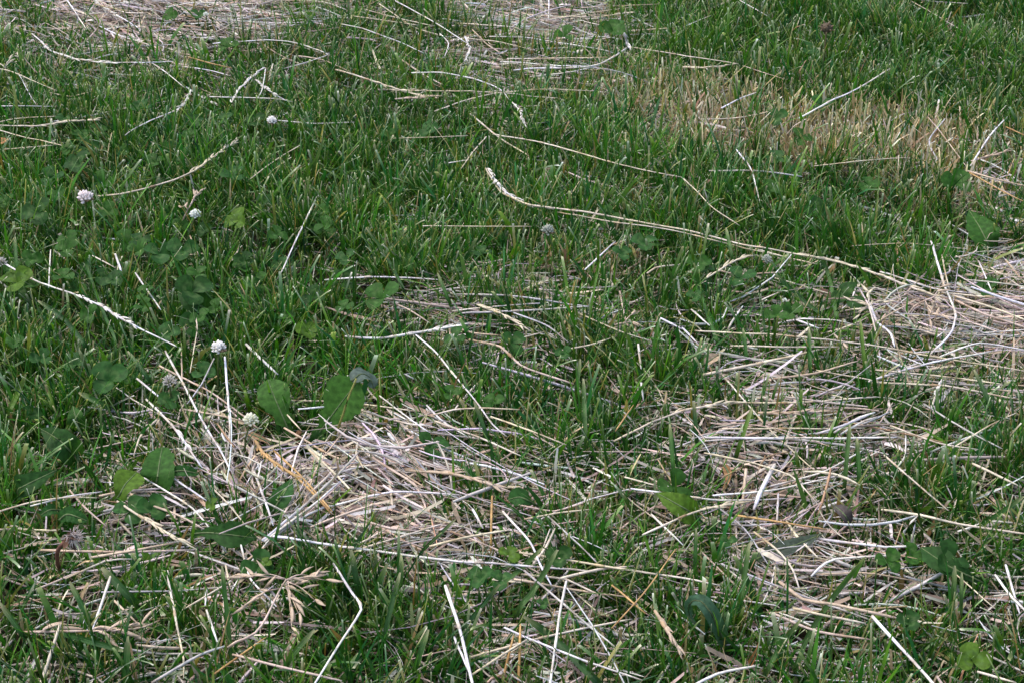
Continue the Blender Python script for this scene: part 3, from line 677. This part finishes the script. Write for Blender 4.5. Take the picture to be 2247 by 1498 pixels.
# ------------------------------------------------------------------ single broad leaves
def leaf_profile(kind, n):
    t = np.linspace(0, 1, n)
    if kind == 'oval': h = np.sqrt(np.clip(np.sin(np.pi * np.clip(t * .94 + .06, 0, 1)), 0, 1)) ** 1.1
    elif kind == 'lance': h = np.sin(np.pi * t ** .75) ** .8
    elif kind == 'arrow': h = np.where(t < .35, .15 + t * .2, np.clip((1 - t) / .65, 0, 1) ** .8)
    else:
        h = np.interp(t, [0, .12, .2, .26, .34, .40, .46, .54, .58, .66, .76, .86, .94, 1], [.08, .10, .13, .34, .22, .26, .55, .42, .62, .86, 1.0, .90, .58, .05])
    h = np.clip(h, 0, 1.3); h[-1] = .04; h[0] = max(.05, min(h[0], .15))
    return h

def broad_leaf(kind, tone, hwpx, pts, name='leaf', fold=.22, hint=(0, -.62, .78), colour=None, mat=None, n=24, parent=None, ragged=.09):
    c, L = smooth_line(pts, .003, n); c = c[np.linspace(0, len(c) - 1, n).astype(int)]
    hw = leaf_profile(kind, n) * hwpx * mpp(Vector(c[n // 2]))
    org = parent.location if parent is not None else Vector(c[0])
    rel = c - np.array(org)
    V, F, C = leaf_sheet(rel, hw, hint, colour or TONES[tone], fold, 10, .06, ragged, .16, None, True)
    o = link(name, np_mesh(name, V, F, C), mat or M_LEAF, parent)
    if parent is None: o.location = org
    t, s, u = frames(c)
    nn = np.cross(np.cross(t, np.array(hint)), t); nn /= np.linalg.norm(nn, axis=1, keepdims=True)
    nn *= np.sign((nn @ np.array(hint)))[:, None]
    V, F, C = tube(rel + nn * .0002, np.linspace(.0011, .0003, n), np.repeat(np.array([[.17, .22, .10]]), n, 0) * (1 if colour is None else .6), 5)
    link('midrib', np_mesh('midrib', V, F, C), mat or M_LEAF, o)
    if parent is not None:
        for f in (.15, .35): CLEAR.append((c[int(n * f)][0], c[int(n * f)][1] - .008, .012))
    m = c[int(n * .6)]; CLEAR.append((m[0], m[1], hwpx * mpp(Vector(m)) * .7))
    return o
for kind, tone, hw, s, label in LEAVES:
    o = broad_leaf(kind, tone, hw, path(s, .04))
    tag(o, label, 'leaf', 'broad weed leaves in the lawn')

# dandelion rosette
base = P(668, 1010, 0)
ros = empty('dandelion_rosette', base)
tag(ros, 'dandelion rosette with two tall green leaves beside the straw drift', 'dandelion')
broad_leaf('dandelion', 'V', 38, path('648,1000,4 640,960,22 615,900,44 600,865,54 588,832,60', .03), 'leaf', .15, parent=ros, n=30)
broad_leaf('dandelion', 'V', 52, path('672,1000,4 690,965,20 725,915,42 760,868,60 788,832,74', .03), 'leaf', .12, (-.15, -.7, .7), parent=ros, n=30)
broad_leaf('oval', 'G', 27, path('772,836,74 793,820,77 812,830,70 820,852,62', .03), 'curled_leaf_tip', .1, (.2, .1, .95), colour=(.085, .115, .095), parent=ros, n=12)  # turned-up underside, with the grey-blue sky reflection put into its colour
broad_leaf('lance', 'D', 20, path('660,1000,4 630,960,20 600,935,26', .03), 'leaf', parent=ros)
broad_leaf('lance', 'D', 18, path('675,1005,4 700,960,24 740,935,30', .03), 'leaf', parent=ros)
broad_leaf('lance', 'B', 16, path('640,995,4 620,940,26 605,905,34', .03), 'leaf', parent=ros)
c, L = smooth_line([q - base for q in path('650,1003,2 652,975,16 656,948,34', .02)], .005, 6); n = len(c)
V, F, C = tube(c, np.linspace(.0032, .0026, n), np.repeat(np.array([[.17, .085, .035]]), n, 0), 7); link('dry_stub', np_mesh('dry_stub', V, F, C), M_BROWN, ros)
c, L = smooth_line([q - base for q in path('718,990,6 745,930,48 765,870,72 782,830,84', .04)], .006, 8); n = len(c)
V, F, C = tube(c, np.linspace(.0013, .0009, n), np.repeat(np.array([[.27, .26, .08]]), n, 0), 6); link('flower_stalk', np_mesh('flower_stalk', V, F, C), M_LEAF, ros)

# curled bluish leaf
pts = path('1600,1440,10 1580,1390,34 1560,1345,52 1540,1320,58 1520,1318,54 1510,1335,44 1520,1365,36 1545,1372,34', .04)
o = broad_leaf('lance', 'T', 19, pts, 'curled_leaf', .3, (.1, -.5, .85), colour=(.045, .095, .055), n=22)
tag(o, 'curled bluish green leaf rolled over itself beside a tall straight blade', 'leaf', 'broad weed leaves in the lawn')
# dead leaf bits
for s, hw, colr, lab in [('1545,800,36 1562,788,38 1582,775,36', 13, (.34, .25, .16), 'tan dry leaf fragment lying by the flat thick cream straw'),
                         ('-14,318,36 2,312,40 16,304,38', 12, (.36, .17, .07), 'orange brown leaf fragment below the flattened cream seed head'),
                         ('1865,1150,30 1850,1125,40 1825,1105,38', 16, (.060, .048, .042), 'dark shrivelled leaf curled beside the bright green tuft'),
                         ('1795,635,30 1815,650,34 1840,672,30', 10, (.07, .035, .022), 'dark brown dead leaf under the longest rye stalk'),
                         ('1590,1020,26 1600,1045,32 1585,1080,30', 9, (.22, .12, .05), 'rusty brown dead leaf beside the broad pale straw strip'),
                         ('600,975,24 560,955,30 530,945,26', 6, (.28, .17, .09), 'orange brown withered floret clump in the straw drift'),
                         ('1640,1470,20 1660,1430,40 1668,1400,48', 7, (.28, .12, .04), 'rust coloured dead blade standing near the tall broad pale blade')]:
    o = broad_leaf('lance', 'D', hw, path(s, .03), 'dead_leaf', .5, (random.gauss(0, .3), -.5, .8), colr, M_BROWN, 9, ragged=.18)
    tag(o, lab, 'dead leaf', 'dead brown leaf bits')

base = P(1285, 625, 0); root = empty('dry_grass_wad', base); tag(root, 'dry grey brown grass wad standing in open green grass', 'dry grass')
for k in range(22):
    a = random.uniform(0, 6.28); e = random.uniform(.3, 1.2); L = random.uniform(.02, .045); d = Vector((math.cos(a) * math.sin(e), math.sin(a) * math.sin(e), math.cos(e)))
    p0 = Vector((random.gauss(0, .007), random.gauss(0, .007), 0)); cb, _ = smooth_line([p0, p0 + d * L * .6 + Vector((0, 0, .008)), p0 + d * L], .006, 6)
    V, F, C = leaf_sheet(cb, np.linspace(.0013, .0003, len(cb)), (0, -.6, .8), random.choice([(.34, .26, .17), (.24, .16, .10), (.42, .36, .26)]), .4, 2)
    link('dead_blade', np_mesh('dead_blade', V, F, C), M_STRAW, root)

# ------------------------------------------------------------------ clover flowers
def floret_mesh(colr, tipc):
    n = 6; t = np.linspace(0, 1, n); r = np.array([.05, .10, .14, .15, .11, .02])
    c = np.stack([t, 0 * t, .10 * t * t], 1); cols = np.array(colr)[None] * (1 - t[:, None]) + np.array(tipc)[None] * t[:, None]
    V, F, C = tube(c, r, cols, 5, .8); me = np_mesh('floret', V, F, C); me.materials.append(M_PETAL); return me
TINT = {'pink': ((.74, .68, .64), (.92, .82, .80)), 'white': ((.72, .74, .62), (.92, .92, .86)), 'lilac': ((.74, .71, .66), (.92, .89, .84)), 'dull': ((.30, .34, .22), (.46, .47, .40)),
        'cream': ((.58, .60, .32), (.88, .86, .72)), 'dry': ((.48, .43, .38), (.70, .66, .60)), 'brown': ((.22, .15, .08), (.30, .21, .13))}
FM = {k: floret_mesh(*v) for k, v in TINT.items()}
for x, y, dpx, tint, label in FLOWERS:
    hgt = .064 if dpx > 20 else .050
    cen = P(x, y, hgt); rad = dpx * mpp(cen) * .46
    gx, gy = cen.x + random.gauss(0, .008), cen.y + random.uniform(-.005, .02)
    base = Vector((gx, gy, float(H(gx, gy)) - .001)); root = empty('clover_flower', base)
    c, L = smooth_line([Vector((0, 0, 0)), (cen - base) * .5 + Vector((random.gauss(0, .004), 0, .003)), cen - base], .007, 6); n = len(c)
    V, F, C = tube(c, np.full(n, .0009), np.repeat(np.array([[.13, .16, .06]]), n, 0), 5); link('stem', np_mesh('stem', V, F, C), M_LEAF, root)
    q = (cen - base); cc = np.array([list(q + Vector((0, 0, a * rad))) for a in (-.55, -.3, 0, .3, .45)])
    V, F, C = tube(cc, rad * np.array([.12, .34, .42, .34, .1]), np.repeat(np.array([[.20, .22, .09]]), 5, 0), 8); link('receptacle', np_mesh('receptacle', V, F, C), M_LEAF, root)
    nf = 38 if dpx > 20 else 14
    for k in range(nf):
        zz = 1 - 1.55 * (k + .5) / nf; a = k * 2.39996 + random.gauss(0, .15)
        rr = math.sqrt(max(0, 1 - zz * zz)); d = Vector((math.cos(a) * rr, math.sin(a) * rr, zz + .25)).normalized()
        low = zz < -.2; up = Vector((0, 0, 1)); yv = up.cross(d).normalized(); zv = d.cross(yv)
        Lf = rad * random.uniform(.62, .80) * (1.15 if tint == 'dry' else 1); mm = FM['brown' if (low and tint in ('pink', 'lilac', 'dull') and random.random() < .6) else tint]
        wf = 1.95 if tint != 'dry' else .9
        m4 = Matrix((d * Lf, yv * Lf * wf, zv * Lf * wf)).transposed().to_4x4(); m4.translation = q + d * rad * .30
        link('floret', mm, None, root).matrix_basis = m4
    tag(root, label, 'clover flower', 'white clover flowers in the lawn'); CLEAR.append((cen.x, cen.y - .01, rad * 1.6))

# withered dandelion with its seed fluff
base = P(137, 1262, 0); root = empty('withered_dandelion', base)
tag(root, 'withered dandelion head with reddish stem, brown bracts and white fluff', 'dandelion')
c, L = smooth_line([q - base for q in path('137,1262,0 127,1236,26 128,1205,48 152,1180,62', .03)], .004, 9); n = len(c)
V, F, C = tube(c, np.linspace(.0015, .0018, n), np.repeat(np.array([[.16, .07, .05]]), n, 0), 7); link('stem', np_mesh('stem', V, F, C), M_BROWN, root)
CLEAR.append((base.x + .004, base.y - .01, .03)); tip = c[-1]; ax = Vector((.55, -.35, .45)).normalized()
for k in range(11):
    a = k * 2 * math.pi / 11; e1 = ax.orthogonal().normalized(); e2 = ax.cross(e1); d = (ax + (e1 * math.cos(a) + e2 * math.sin(a)) * random.uniform(.25, .6)).normalized()
    if k % 3 == 0: d = (d - ax * .7 + Vector((0, 0, -.4))).normalized()
    p0 = Vector(tip); cb, _ = smooth_line([p0, p0 + d * .008 + Vector((0, 0, .001)), p0 + d * .019], .002, 6)
    V, F, C = leaf_sheet(cb, np.array([.6, 1.2, 1.4, 1.2, .8, .1] + [.1] * (len(cb) - 6))[:len(cb)] * .0019, (0, -.6, .8), random.choice([(.11, .055, .03), (.06, .035, .02), (.16, .09, .045)]), .4, 2)
    link('bract', np_mesh('bract', V, F, C), M_BROWN, root)
vs, fs, cs, nv = [], [], [], 0
for k in range(110):
    d = (ax * random.uniform(.3, 1) + Vector((random.gauss(0, .55), random.gauss(0, .55), random.gauss(0.1, .55)))).normalized()
    p0 = Vector(tip) + ax * .005 + Vector((random.gauss(0, .002), 0, random.gauss(0, .002))); L = random.uniform(.004, .011)
    cb = np.array([list(p0 + d * L * f + Vector((0, 0, -.003 * f * f))) for f in (.1, .5, 1)])
    V, F, C = tube(cb, np.array([.00028, .00028, .00016]), np.repeat(np.array([[.62, .54, .50]]), 3, 0), 4); vs.append(V); fs.append(F + nv); cs.append(C); nv += len(V)
o = link('seed_fluff', np_mesh('seed_fluff', np.concatenate(vs), np.concatenate(fs), np.concatenate(cs)), M_PETAL, root); o['kind'] = 'stuff'

# dried round bud on a stalk beyond the stubble
base = P(1806, 160, 0); root = empty('dried_bud', base); tag(root, 'round brown dried flower bud on a thin stalk beyond the stubble', 'dried bud')
pp = [q - base for q in path('1806,160,0 1808,130,24 1811,95,50 1814,62,74', .03)]
c, L = smooth_line(pp, .006, 8); n = len(c); V, F, C = tube(c, np.full(n, .0011), np.repeat(np.array([[.26, .19, .11]]), n, 0), 5); link('stem', np_mesh('stem', V, F, C), M_STRAW, root)
q = pp[-1]; cc = np.array([list(q + Vector((0, 0, a))) for a in (-.007, -.004, 0, .004, .007)]); V, F, C = tube(cc, np.array([.002, .0065, .0085, .0065, .001]), np.repeat(np.array([[.085, .06, .035]]), 5, 0), 8)
link('bud', np_mesh('bud', V, F, C), M_BROWN, root)
for k in range(16):
    a = k * 2.4; zz = .9 - 1.5 * k / 16; rr = math.sqrt(max(0, 1 - zz * zz)); d = Vector((math.cos(a) * rr, math.sin(a) * rr, zz)).normalized(); yv = Vector((0, 0, 1)).cross(d).normalized(); zv = d.cross(yv)
    m4 = Matrix((d * .007, yv * .008, zv * .008)).transposed().to_4x4(); m4.translation = q + d * .004; link('floret', FM['brown'], None, root).matrix_basis = m4

# ------------------------------------------------------------------ seed panicles
def panicle(stem_s, tufts, label, ck, h=.04, size=.013):
    pts = path(stem_s, h); base = pts[0]; root = empty('seed_panicle', base)
    c, L = smooth_line(pts, .007, 6); n = len(c)
    V, F, C = tube(c - c[0], np.linspace(.0011, .0006, n), stalk_cols(SCOL[ck], n, 3), 6); link('stem', np_mesh('stem', V, F, C), M_STRAW, root)
    for x0, y0, x1, y1, hh, k in tufts:
        a, b = P(x0, y0, hh / 1000), P(x1, y1, (hh - 2) / 1000)
        cb, _ = smooth_line([a - base, (a + b) / 2 - base + Vector((0, 0, .003)), b - base], .004, 5); nn = len(cb)
        V, F, C = tube(cb, np.linspace(.0006, .0003, nn), stalk_cols(SCOL[ck], nn, 1), 5); br = link('branch', np_mesh('branch', V, F, C), M_STRAW, root)
        for q in range(k):
            f = .35 + .65 * q / max(1, k - 1); i = int(f * (nn - 1)); d = (b - a).normalized() + Vector((random.gauss(0, .35), random.gauss(0, .35), random.gauss(0, .25))); d.normalize()
            yv = Vector((0, 0, 1)).cross(d).normalized(); zv = d.cross(yv); Ls = size * random.uniform(.8, 1.25)
            m4 = Matrix((d * Ls, yv * Ls * 1.1, zv * Ls)).transposed().to_4x4(); m4.translation = Vector(cb[i]); link('spikelet', spikelet_mesh(ck), None, br).matrix_basis = m4
    tag(root, label, 'seed head', 'loose seed heads'); return root
panicle('500,1420,36 517,1408,40 567,1381,44 613,1295,56 628,1270,58', [(628,1270,500,1268,54,4), (628,1270,560,1262,56,4), (628,1272,715,1272,56,5), (628,1272,680,1262,58,3), (625,1275,640,1330,50,4),
        (622,1280,655,1345,48,3), (630,1275,690,1315,50,3), (615,1290,545,1320,46,4), (632,1272,640,1375,44,3)], 'brown panicle with spreading spikelets on a grey stem', 'T', size=.014)
panicle('40,1390,34 60,1386,38 110,1385,42 200,1383,44 300,1378,42 350,1360,38', [(85,1388,130,1378,43,3), (195,1384,240,1380,45,3), (200,1386,232,1394,44,2), (235,1383,275,1372,46,3), (245,1384,285,1392,44,2), (275,1380,310,1368,44,2)],
        'flattened tan brome head with plump spikelets over the dark hollow', 'T', size=.016)
panicle('1930,760,30 1920,720,40 1912,690,48 1905,665,54', [(1908,672,1870,660,52,3), (1908,672,1885,690,48,3), (1906,665,1908,640,58,3), (1908,672,1935,665,54,3)], 'dry tufted seed head standing on the thick tan heap', 'C')
panicle('1985,700,30 2010,670,42 2055,650,52', [(2040,655,2065,690,48,4), (2050,650,2075,625,54,4), (2030,660,2040,700,46,4)], 'tan seed tuft where the longest rye stalk ends', 'T')
panicle('20,170,30 12,150,42 15,135,50', [(14,140,40,122,52,5), (14,145,30,138,50,3), (12,150,-10,140,48,3)], 'tan feathery seed head poking in beside the arched cream straw', 'C')
panicle('395,500,20 410,465,44 425,440,56', [(412,460,400,455,50,2), (418,450,440,420,58,4), (424,442,434,430,58,3)], 'short brown seed head above the small white clover flower', 'T')
panicle('1360,640,24 1372,700,36 1378,715,40', [(1372,705,1395,690,44,3), (1374,708,1360,722,40,3), (1374,708,1395,715,42,3)], 'small tan seed head at the end of the middle strip', 'T')

label_pending()

# ------------------------------------------------------------------ the mass of the lawn
def pal(n, cols, probs, var):
    i = RNG.choice(len(cols), n, p=np.array(probs) / sum(probs)); c = np.array(cols)[i]
    return np.clip(c * (1 + RNG.normal(0, var, n))[:, None] * (1 + RNG.normal(0, .06, (n, 3))), .006, .8)

CL = np.array(CLEAR)
def shorten(x, y, f=0.55):
    out = np.ones(len(x))
    for cx, cy, r in CL:
        d = np.hypot(x - cx, (y - cy + .018) / 1.8)
        out = np.where(d < r + .006, np.minimum(out, f), out)
    return out

def region(n, pad):
    """points spread over the ground in view and a margin round it"""
    y = RNG.uniform(-.505 - pad, 1.0 + pad, n); hwid = .39 + (y + .505) * .255 + pad * 1.6
    keep = RNG.random(n) < hwid / hwid.max()
    x = RNG.uniform(-1, 1, n) * hwid
    return x[keep], y[keep]

GREENS = [(.016, .072, .007), (.026, .114, .010), (.044, .146, .011), (.020, .106, .024), (.078, .176, .014), (.052, .110, .014)]
def grass(n_tufts, pad, dens_out, name, label):
    x, y = region(n_tufts, pad)
    inf = in_frame(x, y, 60); s = straw_amount(x, y); st = stubble_amount(x, y)
    clump = np.clip(.66 + .40 * wob(x, y, 48, .3) + .34 * wob(x, y, 110, 1.9), .05, 1)
    p = clump * (1 - .90 * s ** 1.6) * (1 - .80 * st) * np.where(inf, 1, dens_out)
    k = RNG.random(len(x)) < p; x, y, s, st = x[k], y[k], s[k], st[k]
    nb = RNG.integers(3, 11, len(x))
    taz = RNG.uniform(0, 2 * np.pi, len(x)); ttone = RNG.normal(0, 1, len(x)) + .8 * wob(x, y, 22, 4.1); thgt = np.clip(RNG.normal(1, .2, len(x)) * (1 + .20 * wob(x, y, 34, 2.7)), .45, 1.6)
    twide = np.clip(RNG.lognormal(0, .3, len(x)), .55, 1.8); tsp = RNG.integers(0, len(GREENS), len(x))
    i = np.repeat(np.arange(len(x)), nb); n = len(i)
    az = np.where(RNG.random(n) < .35, taz[i] + RNG.normal(0, .7, n), RNG.uniform(0, 2 * np.pi, n))
    off = np.abs(RNG.normal(0, .0045, n)); bx = x[i] + off * np.cos(az); by = y[i] + off * np.sin(az)
    fine = RNG.random(n) < .5
    h = np.clip(RNG.normal(.043, .014, n) * thgt[i], .012, .085) * (1 - .16 * s[i]) * shorten(bx, by)
    th0 = np.abs(RNG.normal(.30, .34, n)); bend = np.abs(RNG.normal(.30, .45, n)) * np.where(RNG.random(n) < .14, 3, 1)
    wd = np.where(fine, RNG.uniform(.00035, .00075, n), np.clip(RNG.lognormal(math.log(.00098), .30, n) * twide[i], .0005, .0028))
    tw = RNG.normal(0, .8, n)
    own = RNG.random(n) < .4
    cm = np.where(own[:, None], pal(n, GREENS, [3, 4, 3.2, 2.6, 1.6, 1.2], .18), np.array(GREENS)[tsp[i]] * (1 + RNG.normal(0, .12, (n, 1)))) * np.clip(1 + .18 * ttone[i], .45, 1.75)[:, None]
    yel = RNG.random(n) < (.06 + .12 * st[i] + .08 * s[i])
    cm = np.where(yel[:, None], pal(n, [(.20, .19, .05), (.30, .25, .11), (.24, .15, .06)], [2, 2, 1], .15), cm)
    cb = cm * .5 + np.array((.17, .18, .08)) * .5
    cut = RNG.random(n) < .5
    ct = np.where(cut[:, None], pal(n, [(.52, .51, .33), (.68, .67, .52), (.38, .40, .18)], [2, 2.4, 1.2], .12), cm)
    tipw = np.where(cut, RNG.uniform(.45, .85, n), .08)
    base = np.stack([bx, by, H(bx, by) - .001], 1)
    V, F, C = ribbons(base, h, az, th0, bend, wd, tw, cb, np.clip(cm, .008, .6), ct, tipw)
    o = link(name, np_mesh(name, V, F, C), M_GRASS); tag(o, label, 'grass', None, 'stuff'); return n

ng = grass(104000, .28, .3, 'lawn_grass', 'green mown grass of the lawn')

# dead upright stubble
def stubble(n0):
    x, y = region(n0, .1); st = stubble_amount(x, y); s = straw_amount(x, y)
    k = RNG.random(len(x)) < np.clip(st * .95 + .02 + .06 * s, 0, 1); x, y = x[k], y[k]; n = len(x)
    h = np.clip(RNG.normal(.034, .009, n), .012, .055); cm = pal(n, [(.58, .46, .26), (.48, .35, .18), (.62, .55, .40), (.30, .19, .10), (.30, .32, .13)], [3.2, 1.6, 3.4, .9, 1.6], .14)
    ct = np.where((RNG.random(n) < .5)[:, None], np.clip(cm * 1.35, 0, .7), cm)
    V, F, C = ribbons(np.stack([x, y, H(x, y) - .001], 1), h, RNG.uniform(0, 6.3, n), np.abs(RNG.normal(.28, .36, n)), RNG.normal(.2, .5, n), RNG.uniform(.0005, .0017, n), RNG.normal(0, .8, n), cm * .9, cm, ct, RNG.uniform(.3, .8, n))
    o = link('stubble_grass', np_mesh('stubble_grass', V, F, C), M_STRAW); tag(o, 'short tan dead grass stubble standing in a dry patch', 'stubble', None, 'stuff')
stubble(120000)

# matted straw
def litter(n0, pad):
    x, y = region(n0, pad); s = straw_amount(x, y); inf = in_frame(x, y, 80)
    k = RNG.random(len(x)) < (.075 + 1.05 * s ** 1.8) * np.where(inf, 1, .55); x, y, s = x[k], y[k], s[k]; n = len(x)
    L = np.clip(RNG.lognormal(math.log(.042), .58, n), .008, .16); az = flow_angle(x, y)
    L *= np.where(s < .18, .6, 1); top = .012 + .026 * s * np.clip(1 + .5 * wob(x, y, 40, 5.5), .3, 1.8) + heap(x, y); z = H(x, y) + .002 + RNG.random(n) * top
    col = pal(n, [(.66, .61, .59), (.58, .49, .38), (.46, .35, .28), (.42, .38, .37), (.36, .24, .13), (.53, .45, .41)], [3.6, 2.2, 2.6, 1.8, .6, 2.4], .15)
    V, F, C = straws_np(np.stack([x, y, z], 1), L, az, RNG.normal(0, .14, n), np.clip(RNG.lognormal(math.log(.00052), .55, n), .0002, .0016), RNG.normal(0, .05, n) * np.where(RNG.random(n) < .25, 3, 1), RNG.normal(0, .035, n), col)
    o = link('straw_litter', np_mesh('straw_litter', V, F, C), M_STRAW); tag(o, 'matted dry straw cuttings strewn over the lawn', 'straw', None, 'stuff')
litter(66000, .22)

# fine dead thatch lying under everything
def thatch(n0, pad):
    x, y = region(n0, pad); s = straw_amount(x, y); st = stubble_amount(x, y)
    k = RNG.random(len(x)) < np.clip(.07 + .85 * s ** 1.4 + .3 * st, 0, 1); x, y, s = x[k], y[k], s[k]; n = len(x)
    z = H(x, y) + .001 + RNG.random(n) * (.008 + .012 * s)
    cm = pal(n, [(.24, .18, .12), (.15, .11, .075), (.34, .28, .20), (.10, .07, .05), (.42, .38, .33)], [3, 2.5, 2, 2.4, 1], .15)
    V, F, C = ribbons(np.stack([x, y, z], 1), RNG.uniform(.015, .05, n), RNG.uniform(0, 6.3, n), RNG.uniform(1.0, 1.6, n), RNG.normal(.1, .5, n), RNG.uniform(.0003, .0009, n), RNG.normal(0, .5, n), cm, cm, cm, RNG.uniform(.1, .5, n), (0, .4, .8, 1.0))
    o = link('thatch', np_mesh('thatch', V, F, C), M_STRAW); tag(o, 'fine brown dead grass thatch on the soil', 'thatch', None, 'stuff')
thatch(80000, .2)

# flat dead blades and torn flakes lying through the mats
def flakes(n0, pad):
    x, y = region(n0, pad); s = straw_amount(x, y)
    k = RNG.random(len(x)) < s ** 1.8; x, y, s = x[k], y[k], s[k]; n = len(x)
    z = H(x, y) + .003 + RNG.random(n) * (.006 + .026 * s)
    cm = pal(n, [(.52, .43, .33), (.42, .31, .23), (.60, .54, .50), (.28, .20, .14), (.42, .37, .35)], [3, 2.5, 2, 1.6, 1.6], .16)
    V, F, C = ribbons(np.stack([x, y, z], 1), np.clip(RNG.lognormal(math.log(.026), .5, n), .006, .07), flow_angle(x, y) + np.where(RNG.random(n) < .5, 0, np.pi), RNG.normal(1.5, .14, n), RNG.normal(.05, .35, n), np.clip(RNG.lognormal(math.log(.0011), .4, n), .0005, .003), RNG.normal(0, .35, n), cm, cm, cm * RNG.uniform(.8, 1.2, (n, 1)), RNG.uniform(.1, .7, n))
    V = V.reshape(n, -1, 3); V[:, 1::2, 2] += RNG.normal(0, .0009, (n, 1)); V = V.reshape(-1, 3)
    o = link('dead_blade_litter', np_mesh('dead_blade_litter', V, F, C), M_STRAW); tag(o, 'flat torn dead grass blades matted among the straw', 'dead grass', None, 'stuff')
flakes(80000, .15)

# the lawn goes on round the part in view
def far_lawn(n):
    x = RNG.uniform(-3.5, 3.5, n); y = RNG.uniform(-2.6, 4.5, n); hw = .39 + (y + .505) * .255 + .4
    k = ~((np.abs(x) < hw) & (y > -.78) & (y < 1.27)); x, y = x[k], y[k]; n = len(x)
    cm = pal(n, GREENS + [(.40, .32, .2)], [3, 4, 3, 2, 2, 2, 1.2], .2)
    V, F, C = ribbons(np.stack([x, y, H(x, y) - .001], 1), RNG.uniform(.03, .06, n), RNG.uniform(0, 6.3, n), np.abs(RNG.normal(.4, .3, n)), RNG.uniform(.1, .9, n), RNG.uniform(.002, .004, n), RNG.normal(0, .8, n), cm, cm, cm, np.full(n, .3), (0, .4, .8, 1.0))
    o = link('outer_lawn_grass', np_mesh('outer_lawn_grass', V, F, C), M_GRASS); tag(o, 'green lawn grass continuing all round', 'grass', None, 'stuff')
far_lawn(60000)
